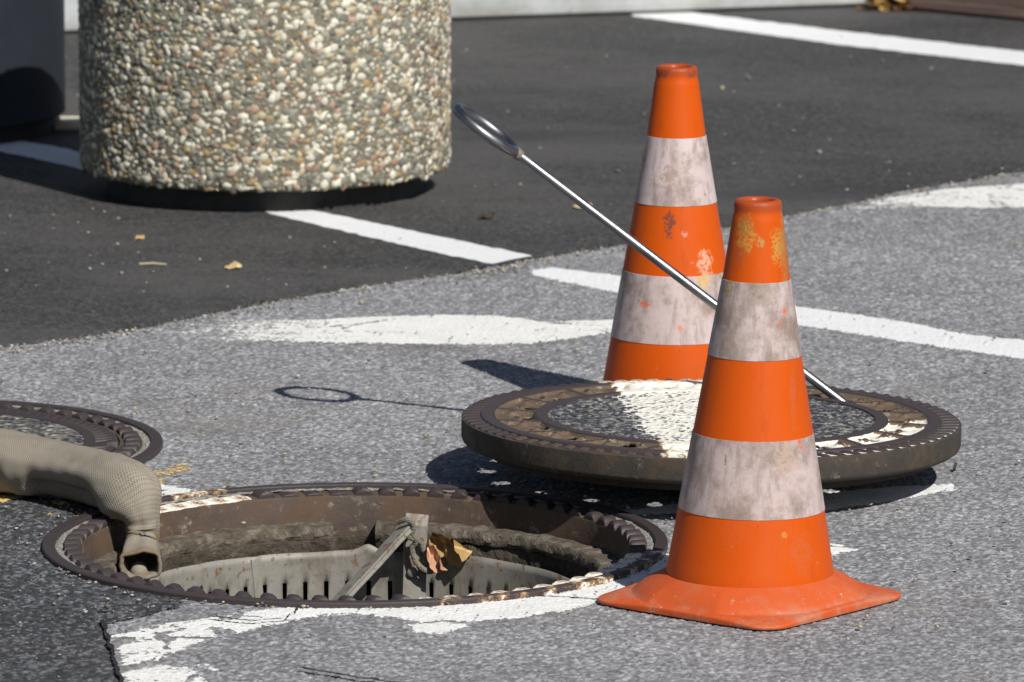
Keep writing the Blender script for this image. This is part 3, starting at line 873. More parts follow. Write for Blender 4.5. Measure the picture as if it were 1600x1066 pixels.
# galvanised dirt bucket in the shaft
def mat_galv(name, stain=.5):
    n = Nodes(name)
    v = n.vor(55); r = n.sep(v.outputs['Color'])[0]
    c = n.mix(n.noise(9, 5, .7), (.17, .160, .138), (.30, .285, .25))
    c = n.mix(n.mth('MULTIPLY', r, .2), c, (.19, .197, .205))
    c = n.mix(n.step(n.noise(24, 6, .75), .50, .70, 0, .7), c, (.115, .098, .072))
    z = n.sep(n.co())[2]
    dr = n.noise(26, 6, .75, v=n.mapped(scale=(1, 1, .4)))
    c = n.mix(n.step(dr, .48, .68, 0, .6), c, (.12, .095, .065))
    rs = n.mth('MULTIPLY', n.step(n.noise(95, 4, .7), .63-.1*stain, .68-.08*stain), n.step(z, .26, .305, .2, 1))
    c = n.mix(rs, c, (.16, .08, .035))
    return n.done(c, .6, n.bump(n.noise(60, 4, .6), .25, .002), metal=.15, spec=.45)
M_GALV = mat_galv('galvanised_steel')
bucket = empty('dirt_bucket', (MC.x, MC.y, -.378))
tag(bucket, 'slotted galvanised dirt bucket hanging inside the open manhole', 'bucket')
zrows = [-.0655, -.075, -.09, -.104, -.145, -.2, -.28, -.36]
NS = 66
angs = []
for i in range(NS):
    for f in (0, .11, .22, .35, .48, .61, .74, .87): angs.append((i+f)*2*math.pi/NS)
vs, fs = [], []
rb = .290
for k, a in enumerate(angs):
    d = math.degrees(a)
    for j, z in enumerate(zrows):
        top = .0035*mnoise.noise(Vector((d*.06, 0, 3)))
        if 84 < d < 93: top += .008*math.exp(-((d-88)/2.4)**2)
        zt = z+(top if j < 3 else 0)
        rr = rb+.0012*mnoise.noise(Vector((d*.03, z*5, 1)))
        if abs(d-118) < .9: rr -= .003
        vs.append((rr*math.cos(a), rr*math.sin(a), zt+.378))
nA = len(angs); nz_ = len(zrows)
for k in range(nA):
    l = (k+1) % nA
    for j in range(nz_-1):
        if k % 8 in (0, 1) and j == 3: continue          # the slot itself
        fs.append((k*nz_+j, k*nz_+j+1, l*nz_+j+1, l*nz_+j))
me = mesh('bucket_wall', vs, fs, M_GALV, True, 60)
w = link('bucket_wall', me, bucket); md = w.modifiers.new('gauge', 'SOLIDIFY'); md.thickness = .0025; md.offset = -1
link('bucket_bottom', mesh('bucket_bottom', *disc(.289, .018), M_GALV), bucket)
# overlapping seam strip on the wall, handle strips, rivet
b0 = Vector((MC.x, MC.y, 0))
def bl(p): return p-Vector((MC.x, MC.y, -.378))
def strip(name, pts, wdir, w, th, m, parent, lip=0.0):
    """flat bar along pts, w wide along wdir (per point or one), th thick"""
    vs, fs = [], []
    for i, p in enumerate(pts):
        t = (pts[min(i+1, len(pts)-1)]-pts[max(0, i-1)]).normalized()
        wd = (wdir-t*wdir.dot(t)).normalized(); nn = t.cross(wd)
        for s, q in ((-.5, 0), (.5, 0), (.5, 1), (-.5, 1)): vs.append(p+wd*(w*s)+nn*(th*q))
    for i in range(len(pts)-1):
        for k in range(4):
            l = (k+1) % 4; fs.append((i*4+k, i*4+l, i*4+4+l, i*4+4+k))
    fs.append((0, 1, 2, 3)); e = (len(pts)-1)*4; fs.append((e+3, e+2, e+1, e))
    bm = bmesh.new()
    bv = [bm.verts.new(v) for v in vs]
    for f in fs: bm.faces.new([bv[i] for i in f])
    bmesh.ops.recalc_face_normals(bm, faces=bm.faces)
    bmesh.ops.bevel(bm, geom=list(bm.edges), offset=th*.22, segments=1, affect='EDGES')
    me = bpy.data.meshes.new(name); bm.to_mesh(me); bm.free(); me.materials.append(m)
    return link(name, me, parent)
M_STRAP = mat_galv('rusted_galvanised_strap', .9)
a = R(118)
strip('seam_strip', [Vector((.287*math.cos(a)+.002*k, .287*math.sin(a), .378-.068-.02*k)) for k in range(10)], Vector((1, .4, 0)), .012, .003, M_GALV, bucket)
up_pts = [bl(pd(652, 804, 8.775)), bl(pd(650, 822, 8.768)), bl(pd(649, 850, 8.765)), bl(pd(648, 900, 8.765)), bl(pd(647, 940, 8.76)), bl(pd(646, 1000, 8.75))]
strip('handle_upright', up_pts, Vector((1, 0, 0)), .030, .004, M_STRAP, bucket)
dg = [bl(pd(640, 819, 8.755)), bl(pd(612, 848, 8.72)), bl(pd(580, 884, 8.68)), bl(pd(546, 920, 8.635)), bl(pd(512, 958, 8.59)), bl(pd(470, 1005, 8.54))]
strip('handle_brace', dg, Vector((.75, .1, .45)), .024, .0035, M_STRAP, bucket)
strip('handle_brace', [p+Vector((.0085, -.004, .0035)) for p in dg], Vector((-.2, .9, .7)), .010, .003, M_STRAP, bucket)
rv = bl(pd(645, 894, 8.758))
vs, fs = lathe([(.0072, 0), (.0068, .002), (.0045, .0038), (.0001, .0045)], 20)
link('rivet', mesh('rivet', vs, fs, M_STRAP), bucket, rv, (R(90), 0, 0))
M_ROPE = Nodes('grey_rope'); _v = M_ROPE.mapped(scale=(1, 1, 1), rot=(.6, .5, .3))
M_ROPE = M_ROPE.done(M_ROPE.mix(M_ROPE.noise(200, 3), (.11, .10, .08), (.26, .24, .19)), .9, M_ROPE.bump(M_ROPE.noise(420, 3), 1, .003))
rp = [(622, 816, 8.745), (636, 812, 8.735), (646, 822, 8.738), (644, 836, 8.74), (650, 846, 8.745), (644, 856, 8.748), (647, 870, 8.748), (655, 884, 8.745), (668, 893, 8.742), (677, 891, 8.742), (678, 882, 8.75), (670, 872, 8.756), (661, 858, 8.756), (654, 846, 8.75), (645, 842, 8.742), (636, 838, 8.738)]
rp = smooth_path(rp, 90)
rope = link('rope', mesh('rope', *tube([pd(*p) for p in rp], .0036, 8), M_ROPE))
tag(rope, 'knotted grey rope looped round the bucket handle in the manhole', 'rope')
p0, p1 = pd(672, 838, 8.755), pd(736, 860, 8.745)
def place_leaf(p0, p1, Wd, curl, twist, m, label, roll):
    L = (p1-p0).length
    o = link('dry_leaf', leaf_mesh(L, Wd, curl, twist, m, 16, 10, .22, 5))
    x = (p1-p0).normalized(); v = Vector((0, -.8, .6)); v = (v-x*v.dot(x)).normalized(); y = v.cross(x)
    mt = Matrix((x, y, v)).transposed() @ Matrix.Rotation(roll, 3, 'X')
    o.matrix_world = Matrix.Translation(p0) @ mt.to_4x4()
    return tag(o, label, 'leaf', 'dry leaves caught in the manhole')
place_leaf(pd(673, 838, 8.77), pd(738, 862, 8.765), .034, .9, 1.3, M_LEAF_TAN, 'big curled golden leaf above the bucket rim inside the manhole', .5)
place_leaf(pd(667, 856, 8.752), pd(694, 896, 8.742), .017, 1.2, 1.4, M_LEAF_PINK, 'small pinkish dry leaf caught beside the rope inside the manhole', -.2)

# ------------------------------------------------------------------ neighbouring closed manhole
LC = g(-147, 699); LC.x = (-147-800)/F*9.335
lm = empty('closed_manhole', (LC.x, LC.y, 0))
tag(lm, 'closed round iron manhole at the left edge, half hidden behind the fabric hose', 'manhole')
me = mesh('rim', *lathe([(.344, 0), (.344, .005), (.343, .0065), (.328, .0065), (.327, .003)], 200), M_IRON); paint_attr(me, lambda *a: 0); link('rim', me, lm)
link('mortar_joint', mesh('mortar_joint', *lathe([(.327, .003), (.322, .004), (.3165, .0025)], 240, wob=wobz(.0015, 120)), M_JOINT), lm)
me = mesh('lug_bed', *lathe([(.3165, .002), (.292, .0015), (.2905, .004), (.2865, .004), (.2855, .001), (.284, .0008)], 200), M_IRON_RUST); paint_attr(me, lambda *a: 0); link('lug_bed', me, lm)
LUG2 = lug_mesh('frame_lug', .024, .022, .0085, M_IRON, 0, .35)
for i in range(58):
    a = 2*math.pi*i/58
    link('frame_lug', LUG2, lm, (.304*math.cos(a), .304*math.sin(a), .0015), (0, 0, a))
VH = R(-3)
def cz(r, z, a):
    d = abs(math.atan2(math.sin(a-VH), math.cos(a-VH)))
    if d < .05 and r > .268: return r, min(z, .0006)
    return r, z
me = mesh('cover', *lathe([(.284, .0008), (.2835, .006), (.281, .0075), (.276, .0075), (.270, .0066), (.268, .0058), (.254, .0055), (.2535, .0078), (.239, .0078), (.2382, .006)], 360, wob=cz), M_IRON); paint_attr(me, lambda *a: 0); link('cover', me, lm)
me = mesh('concrete_infill', *disc(.2385, .0068, 120), M_INFILL); attr(me, 'paint', [0]*120); link('concrete_infill', me, lm)
RIB = lug_mesh('cover_rib', .0085, .026, .0032, M_IRON, 0, .45)
for i in range(96):
    a = 2*math.pi*i/96
    if abs(math.atan2(math.sin(a-VH), math.cos(a-VH))) < .06: continue
    link('cover_rib', RIB, lm, (.2655*math.cos(a), .2655*math.sin(a), .0055), (0, 0, a))

# ------------------------------------------------------------------ the loose lid
LIDC = g(1110, 652, .083)
lid = empty('manhole_cover', (LIDC.x, LIDC.y, .0045), (R(-1.0), R(.85), 0))
lid.scale = (.957, .957, .975)
tag(lid, 'heavy round iron manhole lid lying loose on the asphalt behind the near cone', 'manhole lid')
ZT = .082
def lid_paint(x, y, z):
    r = math.hypot(x, y); a = math.degrees(math.atan2(y, x))
    s = min((x+.106+.109*y)/.02+.5, (.10-.109*y-x)/.02+.5)
    p = max(0, min(1, s))
    if r > .236 and -82 < a < 4 and z < ZT-.0016: p = max(p, 1)
    elif r > .236 and -82 < a < 4: p = max(p, .25 if r < .31 else .15)
    return p*.84
def lid_part(name, vf, m, angle=40, parent=lid):
    me = mesh(name, *vf, m, True, angle); paint_attr(me, lid_paint); return link(name, me, parent)
lid_part('edge_band', lathe([(.305, .0445), (.334, .0445), (.3385, .048), (.340, .052), (.340, ZT-.0045), (.3385, ZT-.0034), (.336, ZT-.0032)], 256), M_IRON_SIDE)
lid_part('tooth_bed', lathe([(.336, ZT-.0032), (.3145, ZT-.0034), (.314, ZT-.001), (.313, ZT), (.2975, ZT), (.2968, ZT-.001)], 300), M_IRON)
lid_part('inner_ring', lathe([(.2392, ZT-.001), (.2385, ZT), (.2235, ZT), (.2225, ZT-.003)], 256), M_IRON)
M_POCKET = mat_iron('rusty_pocket', base=(.085, .060, .042), rust=(.17, .12, .075), dust=(.33, .28, .20), rusty=.75, dusty=.5, rough=.75)
# vent ring: eighteen cast pockets, each with two knobs and a through slot
rs = [.2392, .2402, .2418, .2435, .2465, .2500, .2535, .257, .2605, .264, .2675, .271, .2745, .278, .2825, .2870, .2905, .2930, .2948, .2960, .2968]
NCELL, SUB = 18, 32
PH = R(3)
vs, fs = [], []
def sm(x, a, b):
    t = max(0, min(1, (x-a)/(b-a))); return t*t*(3-2*t)
for i in range(NCELL*SUB):
    d = (i % SUB)/SUB*20-10
    a = R((i//SUB)*20+d)+PH
    for r in rs:
        t = R(d)*r                                     # tangential metres from the cell's middle
        half = .267*R(8.75)*(r/.267)
        skew = (r-.267)*.35
        e = sm(half-abs(t+skew), 0, .0026)
        e *= sm(r, .2405, .2440)*sm(-r, -.2955, -.2915)
        z = ZT-.0006-.0044*e
        k1 = math.exp(-(((t+.024)**2/.0062**2+(r-.270)**2/.0078**2))**1.6); k2 = math.exp(-(((t-.024)**2/.0062**2+(r-.268)**2/.0078**2))**1.6)
        z += e*.0068*min(1, k1+k2)
        z += e*.0008*mnoise.noise(Vector((a*40, r*300, 0)))
        vs.append((r*math.cos(a), r*math.sin(a), min(z, ZT+.0024)))
nr = len(rs); NA = NCELL*SUB
for i in range(NA):
    j = (i+1) % NA
    d = ((i % SUB)+.5)/SUB*20-10
    for k in range(nr-1):
        rm = (rs[k]+rs[k+1])/2; t = R(d)*rm
        if (t/.0125)**2+((rm-.2575)/.0145)**2 < 1: continue
        fs.append((i*nr+k, i*nr+k+1, j*nr+k+1, j*nr+k))
me = mesh('vent_ring', vs, fs, M_POCKET, True, 50)
me.materials.append(M_IRON)
for p_ in me.polygons:
    if max(vs[q][2] for q in p_.vertices) > ZT-.0012 and min(vs[q][2] for q in p_.vertices) > ZT-.0022: p_.material_index = 1
paint_attr(me, lid_paint); o = link('vent_ring', me, lid)
md = o.modifiers.new('casting', 'SOLIDIFY'); md.thickness = .0035; md.offset = -1
SI = Stones(-.226, .226, -.226, .226, .0016, .0020, .0056, ZT-.0008, .0030, 9, (.0, .5, 1.0))
ang_ = -.109*SI.Y
pin = np.clip(np.minimum((SI.X-(-.106+ang_))/.03+.5, ((.10+ang_)-SI.X)/.03+.5), 0, 1)
o = SI.mesh('concrete_infill', np.hypot(SI.fx, SI.fy) < .2228, mat_infill('speckled_concrete_stones'), None, {'paint': pin, 'pick': SI.T, 'dome': SI.dome}, lid, None)
lid_part('skirt', lathe([(.2965, .05), (.2975, .034), (.305, .031), (.3062, .0446)], 200), M_IRON_DARK)
lid_part('hub', lathe([(.0001, 0), (.105, 0), (.118, .01), (.19, .046), (.222, .056), (.2238, ZT-.003)], 160), M_IRON_DARK)
TOOTH = lug_mesh('rim_tooth', .0125, .0235, .0034, M_IRON, 0, .35)
TOOTHP = lug_mesh('rim_tooth', .0125, .0235, .0034, M_IRON, .74, .35)
TOOTHW = lug_mesh('rim_tooth', .0125, .0235, .0034, M_IRON_RUST, .3, .35)
for i in range(88):
    a = 2*math.pi*i/88; x, y = .3255*math.cos(a), .3255*math.sin(a); dg_ = math.degrees(a) % 360
    st = -.106-.109*y < x < .10-.109*y
    wear = 215 < dg_ < 285
    link('rim_tooth', TOOTHP if st else (TOOTHW if wear else TOOTH), lid, (x, y, ZT-.0034), (0, 0, a), (1, 1, .9 if not wear else random.uniform(.45, .8)))
M_SCRAP = mat_leaf('brown_scrap', (.30, .19, .07), (.20, .12, .045))
o = place_leaf(pd(1205, 727, 8.633), pd(1223, 744, 8.630), .008, .5, .3, M_SCRAP, 'tiny brown leaf scrap stuck to the side of the loose lid', .2)
del o['group']

# ------------------------------------------------------------------ lifting hook
n = Nodes('bright_steel')
M_STEEL = n.done(n.mix(n.step(n.noise(60, 5, .7), .55, .75, 0, .5), (.25, .25, .262), (.12, .11, .10)), n.step(n.noise(30, 4), .3, .7, .32, .5), n.bump(n.noise(200, 2), .08, .001), metal=1)
M_WELD = mat_plain('weld', [(.08, .075, .07), (.2, .19, .18)], rough=.5)
P0 = pd(1305, 620, 9.118); P1 = pd(808, 240, 9.197); PRc = pd(757, 203, 9.205)
axis = (P1-P0).normalized()
P00 = P0-axis*.022
hook = empty('lifting_hook', P00)
tag(hook, 'bright steel lifting rod with ring handle stuck slanting in the loose lid', 'lifting hook')
def hl(p): return p-P00
link('rod', mesh('rod', *tube([hl(P00), hl(P0), hl(P0.lerp(P1, .33)), hl(P0.lerp(P1, .66)), hl(P1)], .0062, 20), M_STEEL), hook)
e1 = (Vector((0, 0, 1))-axis*axis.z).normalized()
e1 = (e1*math.cos(R(5.5))+axis.cross(e1)*math.sin(R(5.5))).normalized()
e2 = axis.cross(e1)
RM = .0475
ctr = hl(P1)+axis*(RM+.004)
pts = [ctr-axis*(RM*math.cos(2*math.pi*i/72))+e2*(RM*math.sin(2*math.pi*i/72)) for i in range(72)]
vs, fs = [], []
for i, q in enumerate(pts):
    o_ = (q-ctr).normalized()
    for k in range(14):
        c = 2*math.pi*k/14; vs.append(q+o_*(.0071*math.cos(c))+e1*(.0071*math.sin(c)))
for i in range(72):
    for k in range(14):
        l = (k+1) % 14; j = (i+1) % 72
        fs.append((i*14+k, j*14+k, j*14+l, i*14+l))
link('ring', mesh('ring', vs, fs, M_STEEL), hook)
link('weld', mesh('weld', *tube([hl(P1)-axis*.008, hl(P1)-axis*.003, hl(P1)+axis*.002, hl(P1)+axis*.006], [.0062, .0082, .0084, .0066], 12), M_WELD), hook)

# ------------------------------------------------------------------ traffic cones
def cone_r(z): return .1006-.1696*(z-.033) if z < .389 else .04022-.138*(z-.389)
def mat_orange(name, spots):
    n = Nodes(name)
    base = n.mix(n.noise(7, 4, .6), (.55, .0700, .0012), (.49, .078, .0016))
    c = n.mix(n.step(n.noise(14, 6, .72, v=n.mapped(scale=(1, 1, .7))), .58, .80, 0, .45), base, (.33, .075, .025))
    c = n.mix(n.step(n.noise(95, 4, .7), .66, .76, 0, .6), c, (.60, .19, .07))
    str_ = n.noise(55, 6, .72, v=n.mapped(scale=(1, 1, .10)))
    c = n.mix(n.step(str_, .52, .72, 0, .45), c, (.30, .045, .008))
    scr = n.noise(120, 5, .75, v=n.mapped(scale=(1, 1, .22), rot=(.5, .3, 0)))
    c = n.mix(n.step(scr, .68, .73, 0, .55), c, (.20, .05, .02))
    for (p, r, col, st, sc, amt) in spots:
        c = n.mix(n.mth('MULTIPLY', n.spot(p, r*1.5, .5, sc*.8, st), amt), c, col)
    z = n.sep(n.co())[2]
    c = n.mix(n.step(n.mth('ADD', z, n.mth('MULTIPLY', n.noise(60, 4, .6), .012)), .472, .484, 0, .6), c, (.22, .045, .02))
    return n.done(c, n.step(n.noise(25, 4), .3, .7, .38, .55), n.bump(n.mth('ADD', n.noise(40, 4, .6), n.mth('MULTIPLY', n.noise(350, 2), .3)), .12, .002), spec=.22)
def mat_band(name, spots, dirt=.5, seed=0):
    n = Nodes(name)
    v = n.mapped(loc=(seed, seed*.7, 0))
    a = n.noise(17, 6, .72, v=v); b = n.noise(60, 5, .7, v=n.mapped(scale=(1, 1, .18), loc=(seed, 0, 0)))
    c = n.ramp(n.noise(6, 3, .5, v=v), [(.3, (.44, .35, .335)), (.7, (.53, .435, .428))])
    c = n.mix(n.step(a, .48-.10*dirt, .72-.06*dirt, 0, .9), c, (.215, .155, .12))
    c = n.mix(n.step(b, .47, .66, 0, .62), c, (.215, .165, .14))
    c = n.mix(n.step(n.noise(170, 3, .6, v=v), .66, .74, 0, .55), c, (.16, .12, .10))
    c = n.mix(n.step(n.noise(120, 3, .6, v=n.mapped(loc=(3+seed, 1, 2))), .70, .75, 0, .5), c, (.60, .15, .06))
    for (p, r, col, st, sc, amt) in spots:
        c = n.mix(n.mth('MULTIPLY', n.spot(p, r, .5, sc, st), amt), c, col)
    return n.done(c, .5, n.bump(n.mth('ADD', n.noise(45, 4), n.mth('MULTIPLY', b, .5)), .1, .002), spec=.4)
def mat_foot(name):
    n = Nodes(name)
    c = n.mix(n.noise(9, 5, .6), (.52, .075, .012), (.46, .088, .022))
    c = n.mix(n.step(n.noise(20, 6, .72), .48, .72, 0, .55), c, (.42, .15, .075))
    c = n.mix(n.step(n.noise(70, 5, .75), .62, .74, 0, .6), c, (.58, .36, .27))
    c = n.mix(n.step(n.noise(130, 4, .7, v=n.mapped(scale=(1, .4, 1))), .66, .72, 0, .7), c, (.66, .48, .38))
    z = n.sep(n.co())[2]
    c = n.mix(n.mth('MULTIPLY', n.step(z, .017, .011), n.step(n.noise(18, 6, .75), .42, .66, 0, .42)), c, (.42, .27, .20))
    return n.done(c, .6, n.bump(n.mth('ADD', n.noise(60, 5, .65), n.mth('MULTIPLY', n.noise(400, 2), .4)), .3, .002), spec=.35)
M_FOOT = mat_foot('dusty_orange_foot')
def surf_pt(px, py, base):
    """point of the cone's skin seen at a picture position, in cone coordinates"""
    D = base.y-.05
    for _ in range(12):
        p = pd(px, py, D); r = cone_r(max(p.z, .03)); x = p.x-base.x
        D = base.y-math.sqrt(max(r*r-x*x, 0))
    p = pd(px, py, D); return (p.x-base.x, p.y-base.y, p.z)
def make_cone(base, yaw, tilt, label, ospots, bspots, dirt, seed):
    c = empty('traffic_cone', base)
    tag(c, label, 'traffic cone', 'orange traffic cones by the manhole')
    ms = [(surf_pt(px, py, base), r, col, st, sc, am) for (px, py, r, col, st, sc, am) in ospots]
    mb = [(surf_pt(px, py, base), r, col, st, sc, am) for (px, py, r, col, st, sc, am) in bspots]
    MO, MB = mat_orange('orange_rubber', ms), mat_band('dirty_reflective_band', mb, dirt, seed)
    zs = [.030, .032]+[.033+i*(.459-.033)/30 for i in range(31)]+[.4635]
    prof = [(.1006, .0285)]+[(max(cone_r(z), .0280), z) for z in zs[2:]]
    prof += [(.0284, .4685), (.02845, .473), (.0284, .478), (.0276, .4815), (.0255, .4835), (.0215, .484), (.0188, .4825), (.0180, .478), (.0185, .44), (.03, .36)]
    link('body', mesh('body', *lathe(prof, 96), MO, True, 60), c, rot=(0, tilt, 0))
    for z0, z1 in ((.2985, .389), (.1135, .2045)):
        t = .0007
        zz_ = [z0+(z1-z0)*i/8 for i in range(9)]
        pr = [(cone_r(z0)+.0001, z0-.0002)]+[(cone_r(z)+t, z) for z in zz_]+[(cone_r(z1)+.0001, z1+.0002)]
        link('reflective_band', mesh('reflective_band', *lathe(pr, 96), MB, True, 60), c, rot=(0, tilt, 0))
    # square foot with rounded corners under a flared skirt
    hs, cr, N = .139, .034, 192
    def Rout(th):
        a = th-yaw
        dx, dy = abs(math.cos(a)), abs(math.sin(a))
        r = hs/max(dx, dy)
        cx = hs-cr
        x, y = r*dx, r*dy
        if x > cx and y > cx:
            b = cx*(dx+dy); cc = 2*cx*cx-cr*cr
            r = b+math.sqrt(max(b*b-cc, 0))
        return r
    vs, fs = [], []
    prof = [(0, .0350), (.03, .0345), (.10, .0330), (.3, .0292), (.5, .0248), (.7, .0196), (.86, .0146), (.95, .0112), (1, .0098)]
    for i in range(N):
        th = 2*math.pi*i/N; ro = Rout(th)
        rs_ = min(.1415, ro-.008)
        for u, z in prof: 
            r = .1005+(rs_-.1005)*u
            vs.append((r*math.cos(th), r*math.sin(th), z))
        k = (ro-.131)/.05
        sag = .0035*max(0, k)
        for f, z in ((.25, .0102), (.6, .0094-sag*.6), (.93, .0088-sag), (.985, .0078-sag), (1, .0055-sag*.6), (.99, .0012), (.97, .0003)):
            r = rs_+(ro-rs_)*f
            vs.append((r*math.cos(th), r*math.sin(th), z+.0006))
    k = len(prof)+7
    for i in range(N):
        j = (i+1) % N
        for q in range(k-1): fs.append((i*k+q+1, i*k+q, j*k+q, j*k+q+1)[::-1])
    me = mesh('foot', vs, fs, M_FOOT, True, 70)
    bm = bmesh.new(); bm.from_mesh(me); bmesh.ops.recalc_face_normals(bm, faces=bm.faces)
    up = sum(f.normal.z*f.calc_area() for f in bm.faces)
    if up < 0: bmesh.ops.reverse_faces(bm, faces=bm.faces)
    bm.to_mesh(me); bm.free()
    link('foot', me, c)
    return c
NB = g(1171, 937.5); FB = Vector(((1054-800)/F*9.54, 9.415, 0))
OCH, DRT, RED = (.42, .25, .05), (.16, .05, .03), (.66, .10, .03)
near_o = [(1155, 368, .009, OCH, (1, 1, .6), 130, .75), (1152, 355, .008, (.30, .12, .03), (1, 1, .8), 140, .7), (1206, 385, .008, OCH, (1.2, 1, .55), 130, .8), (1218, 400, .010, (.33, .16, .05), (2, 1, .35), 130, .8),
          (1215, 360, .008, (.36, .2, .06), (2, 1, .3), 150, .7), (1178, 380, .004, (.4, .25, .08), (1, 1, 1), 150, .8), (1150, 400, .008, (.3, .08, .03), (1, 1, 1), 120, .5),
          (1234, 620, .006, (.42, .10, .04), (2.5, 1, .12), 130, .7), (1252, 865, .012, (.45, .10, .03), (1, 1, .6), 90, .5), (1224, 835, .0025, (.5, .28, .08), (1, 1, 1), 150, .6), (1150, 835, .012, (.5, .09, .02), (1, 1, .8), 90, .4)]
near_b = [(1131, 452, .008, (.32, .22, .05), (1, 1, .6), 120, .8), (1218, 486, .003, RED, (1, 1, .6), 160, .9), (1210, 505, .0025, RED, (1, 1, 1), 160, .9), (1245, 694, .0035, RED, (1.2, 1, .5), 160, 1),
          (1223, 712, .014, (.42, .31, .24), (1, 1, .6), 70, .7), (1130, 720, .003, (.14, .1, .09), (2.5, 1, .4), 150, .9), (1150, 545, .018, (.30, .25, .21), (1, 1, 1.2), 60, .5), (1180, 465, .016, (.34, .28, .23), (.7, 1, 1.4), 60, .6)]
make_cone(NB, R(50), R(.9), 'nearer scuffed orange and white traffic cone standing beside the open manhole', near_o, near_b, .75, 0)
far_o = [(1044, 350, .007, (.16, .05, .035), (1.3, 1, .5), 120, .95), (1036, 108, .006, (.12, .05, .04), (1, 1, 1), 140, .8), (1078, 112, .006, (.12, .05, .04), (1, 1, 1), 140, .8), (1100, 412, .010, (.66, .50, .36), (1, 1, .8), 120, .55), (1068, 365, .003, (.66, .45, .36), (1, 1, 1), 150, .4)]
far_b = [(1098, 436, .012, (.55, .36, .10), (1, 1, .8), 110, .9), (1008, 476, .006, RED, (.7, 1, 1.4), 130, 1), (1042, 275, .012, (.30, .22, .16), (1, 1, 1), 80, .8), (1062, 512, .005, RED, (1, 1, 1), 150, .6)]
make_cone(FB, R(48), R(.2), 'farther orange and white traffic cone standing behind the loose lid', far_o, far_b, .35, 4.2)

# ------------------------------------------------------------------ fabric hose
def mat_hose(name):
    n = Nodes(name)
    u, v = n.attr('along'), n.attr('around')
    wob = n.mth('MULTIPLY', n.noise(25, 3), .004)
    rib = n.mth('SINE', n.mth('MULTIPLY', n.mth('ADD', u, wob), 2*math.pi/.0036))
    wef = n.mth('SINE', n.mth('MULTIPLY', n.mth('ADD', v, wob), 2*math.pi/.0040))
    h = n.mth('ADD', n.mth('MULTIPLY', rib, .35), n.mth('MULTIPLY', n.mth('MULTIPLY', rib, wef), .75))
    c = n.mix(n.noise(8, 5, .65), (.235, .21, .168), (.325, .293, .24))
    c = n.mix(n.step(h, .3, -.7, 0, .7), c, (.125, .102, .075))
    st = n.attr('stain')
    s = n.step(n.mth('ADD', st, n.mth('MULTIPLY', n.mth('SUBTRACT', n.noise(30, 5, .7), .5), .9)), .45, .75, 0, .75)
    c = n.mix(s, c, (.16, .105, .045))
    c = n.mix(n.step(n.noise(11, 6, .75), .48, .72, 0, .55), c, (.15, .125, .095))
    return n.done(c, .9, n.bump(h, .32, .0009), spec=.2)
M_HOSE = mat_hose('woven_canvas')
M_INNER = mat_plain('black_rubber_lining', [(.01, .01, .01), (.02, .02, .02)], rough=.7)
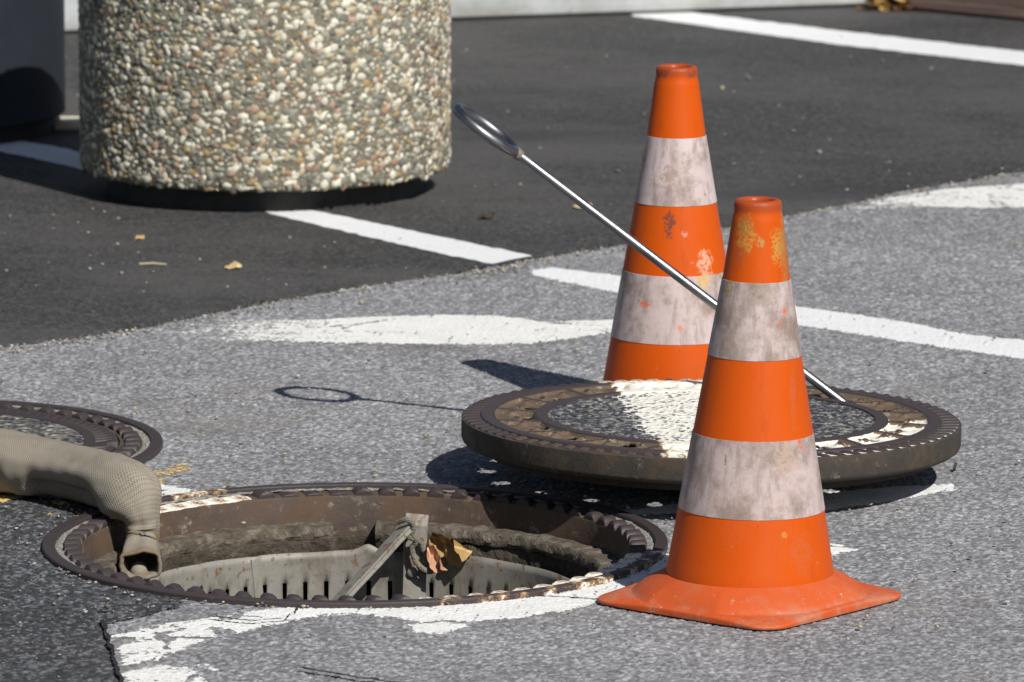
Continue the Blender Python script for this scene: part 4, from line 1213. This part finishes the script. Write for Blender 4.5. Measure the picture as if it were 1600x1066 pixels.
# px, py, depth, half height across, half depth
HS = [(-260, 690, 9.00, .040, .052), (-130, 704, 8.93, .040, .052), (0, 721, 8.855, .0400, .052), (60, 730, 8.82, .040, .052), (110, 739, 8.785, .0400, .052), (155, 752, 8.735, .0405, .050), (190, 766, 8.680, .0410, .040), (209, 781, 8.645, .0385, .030), (221, 806, 8.632, .0235, .027), (224, 832, 8.628, .0205, .026), (222, 852, 8.620, .0215, .024), (221, 867, 8.602, .0238, .021), (220, 883, 8.565, .0252, .0185)]
HP = smooth_path(HS, 130)
hp = [pd(*q[:3]) for q in HP]
K = 56
vs, fs, al, ar, stn = [], [], [], [], []
vin = []
s = 0
for i, p in enumerate(hp):
    if i: s += (p-hp[i-1]).length
    t = (hp[min(i+1, len(hp)-1)]-hp[max(i-1, 0)]).normalized()
    view = Vector((0, 1, -.17)).normalized()
    a = t.cross(view); 
    if a.length < .25: a = Vector((1, 0, 0))
    a.normalize(); b = a.cross(t).normalized()
    hh, hd = HP[i][3], HP[i][4]
    px = HP[i][0]; fold = sm(i, 92, 100)*sm(-i, -112, -104)
    for k in range(K):
        c = 2*math.pi*k/K
        ca, sa = math.cos(c), math.sin(c)
        # a: across the picture (up or right), b: towards or away from the lens
        rr = 1.0
        q = a*(hh*ca)+b*(hd*sa)
        nz1 = mnoise.noise(Vector((s*14, ca*1.2, sa*1.2)))
        nz2 = mnoise.noise(Vector((s*7+ca*.8, ca*2.2, sa*2.2+5)))
        nz3 = mnoise.noise(Vector((s*38, ca*3.1+2, sa*3.1)))
        q *= 1+.05*nz1+.09*nz2+.03*nz3
        # slack cloth: a hollow along the lower front, creases at the bend, a squarish mouth
        lf = math.exp(-((c-R(218))/.55)**2)
        q *= 1-.52*lf*sm(px, 66, 86)*sm(-px, -200, -165)
        q *= 1+.10*lf*sm(-px, -66, -50)
        q *= 1-.16*math.exp(-((c-R(235))/.7)**2)*math.exp(-((px-28+(c-R(235))*14)/14)**2)
        cre = math.exp(-((i-91)/2.2)**2)*.16*math.exp(-((c-R(250))/.9)**2)+math.exp(-((i-98)/1.6)**2)*.12*math.exp(-((c-R(300))/.8)**2)
        q *= 1-cre
        if 84 < i < 118: q *= 1+.035*math.sin(i*.9+c*1.7)*math.sin(c*2+.5)*sm(i, 84, 92)*sm(-i, -118, -108)
        if i > 108:
            e_ = sm(i, 108, 128)*.5
            q *= 1+e_*(1/max(abs(ca), abs(sa))-1)*.5+e_*.10*mnoise.noise(Vector((ca*2, sa*2, 7)))
        wp = p+q
        if s < 1.2 and i < 84 and wp.z < .0065:
            wp.z = .0065+(wp.z-.0065)*.05
        vs.append(wp); al.append(s); ar.append(c*.042)
        stn.append(max(0, .75*math.exp(-((i-101)/7)**2)*(1 if (wp-p).dot(Vector((1, -1, 0))) > 0 else .3))+(.55*sm(i, 112, 128)))
n_ = len(hp)
for i in range(n_-1):
    for k in range(K):
        l = (k+1) % K
        fs.append((i*K+k, i*K+l, (i+1)*K+l, (i+1)*K+k))
hose = empty('fabric_hose', (hp[40].x, hp[40].y, 0))
tag(hose, 'thick beige woven canvas hose lying on the asphalt and drooping into the manhole', 'hose')
off = Vector((hp[40].x, hp[40].y, 0))
me = mesh('canvas_sleeve', [v-off for v in vs], fs, M_HOSE, True, 180)
attr(me, 'along', al); attr(me, 'around', ar); attr(me, 'stain', stn)
bm = bmesh.new(); bm.from_mesh(me); bmesh.ops.recalc_face_normals(bm, faces=bm.faces); bm.to_mesh(me); bm.free()
o = link('canvas_sleeve', me, hose)
md = o.modifiers.new('cloth', 'SOLIDIFY'); md.thickness = .003; md.offset = -1
# thick folded hem round the mouth, and the lining plug inside
ring = vs[(n_-1)*K:n_*K]
v2, f2 = tube(ring+[ring[0], ring[1]], [.0024+.0012*abs(mnoise.noise(Vector((q_*.3, 1, 2)))) for q_ in range(len(ring)+2)], 8, False)
me = mesh('hem', [v-off for v in v2], f2, M_HOSE, True, 180)
attr(me, 'along', [0.0]*len(v2)); attr(me, 'around', [.004*i/8 for i in range(len(v2))]); attr(me, 'stain', [.62]*len(v2))
link('hem', me, hose)
pp = [pd(219, 905, 8.60), pd(218, 897, 8.59), pd(217, 890, 8.585), pd(216, 886, 8.60)]
v2, f2 = tube([q for q in smooth_path([tuple(q) for q in pp], 12)], [.0125, .0125, .0125, .0125, .012, .012, .0115, .011, .010, .0085, .006, .003], 20)
me = mesh('lining_fold', [Vector(v)-off for v in v2], f2, M_HOSE, True, 180)
attr(me, 'along', [.003*(i//20) for i in range(len(v2))]); attr(me, 'around', [.005*(i % 20) for i in range(len(v2))]); attr(me, 'stain', [0.2]*len(v2))
link('lining_fold', me, hose)
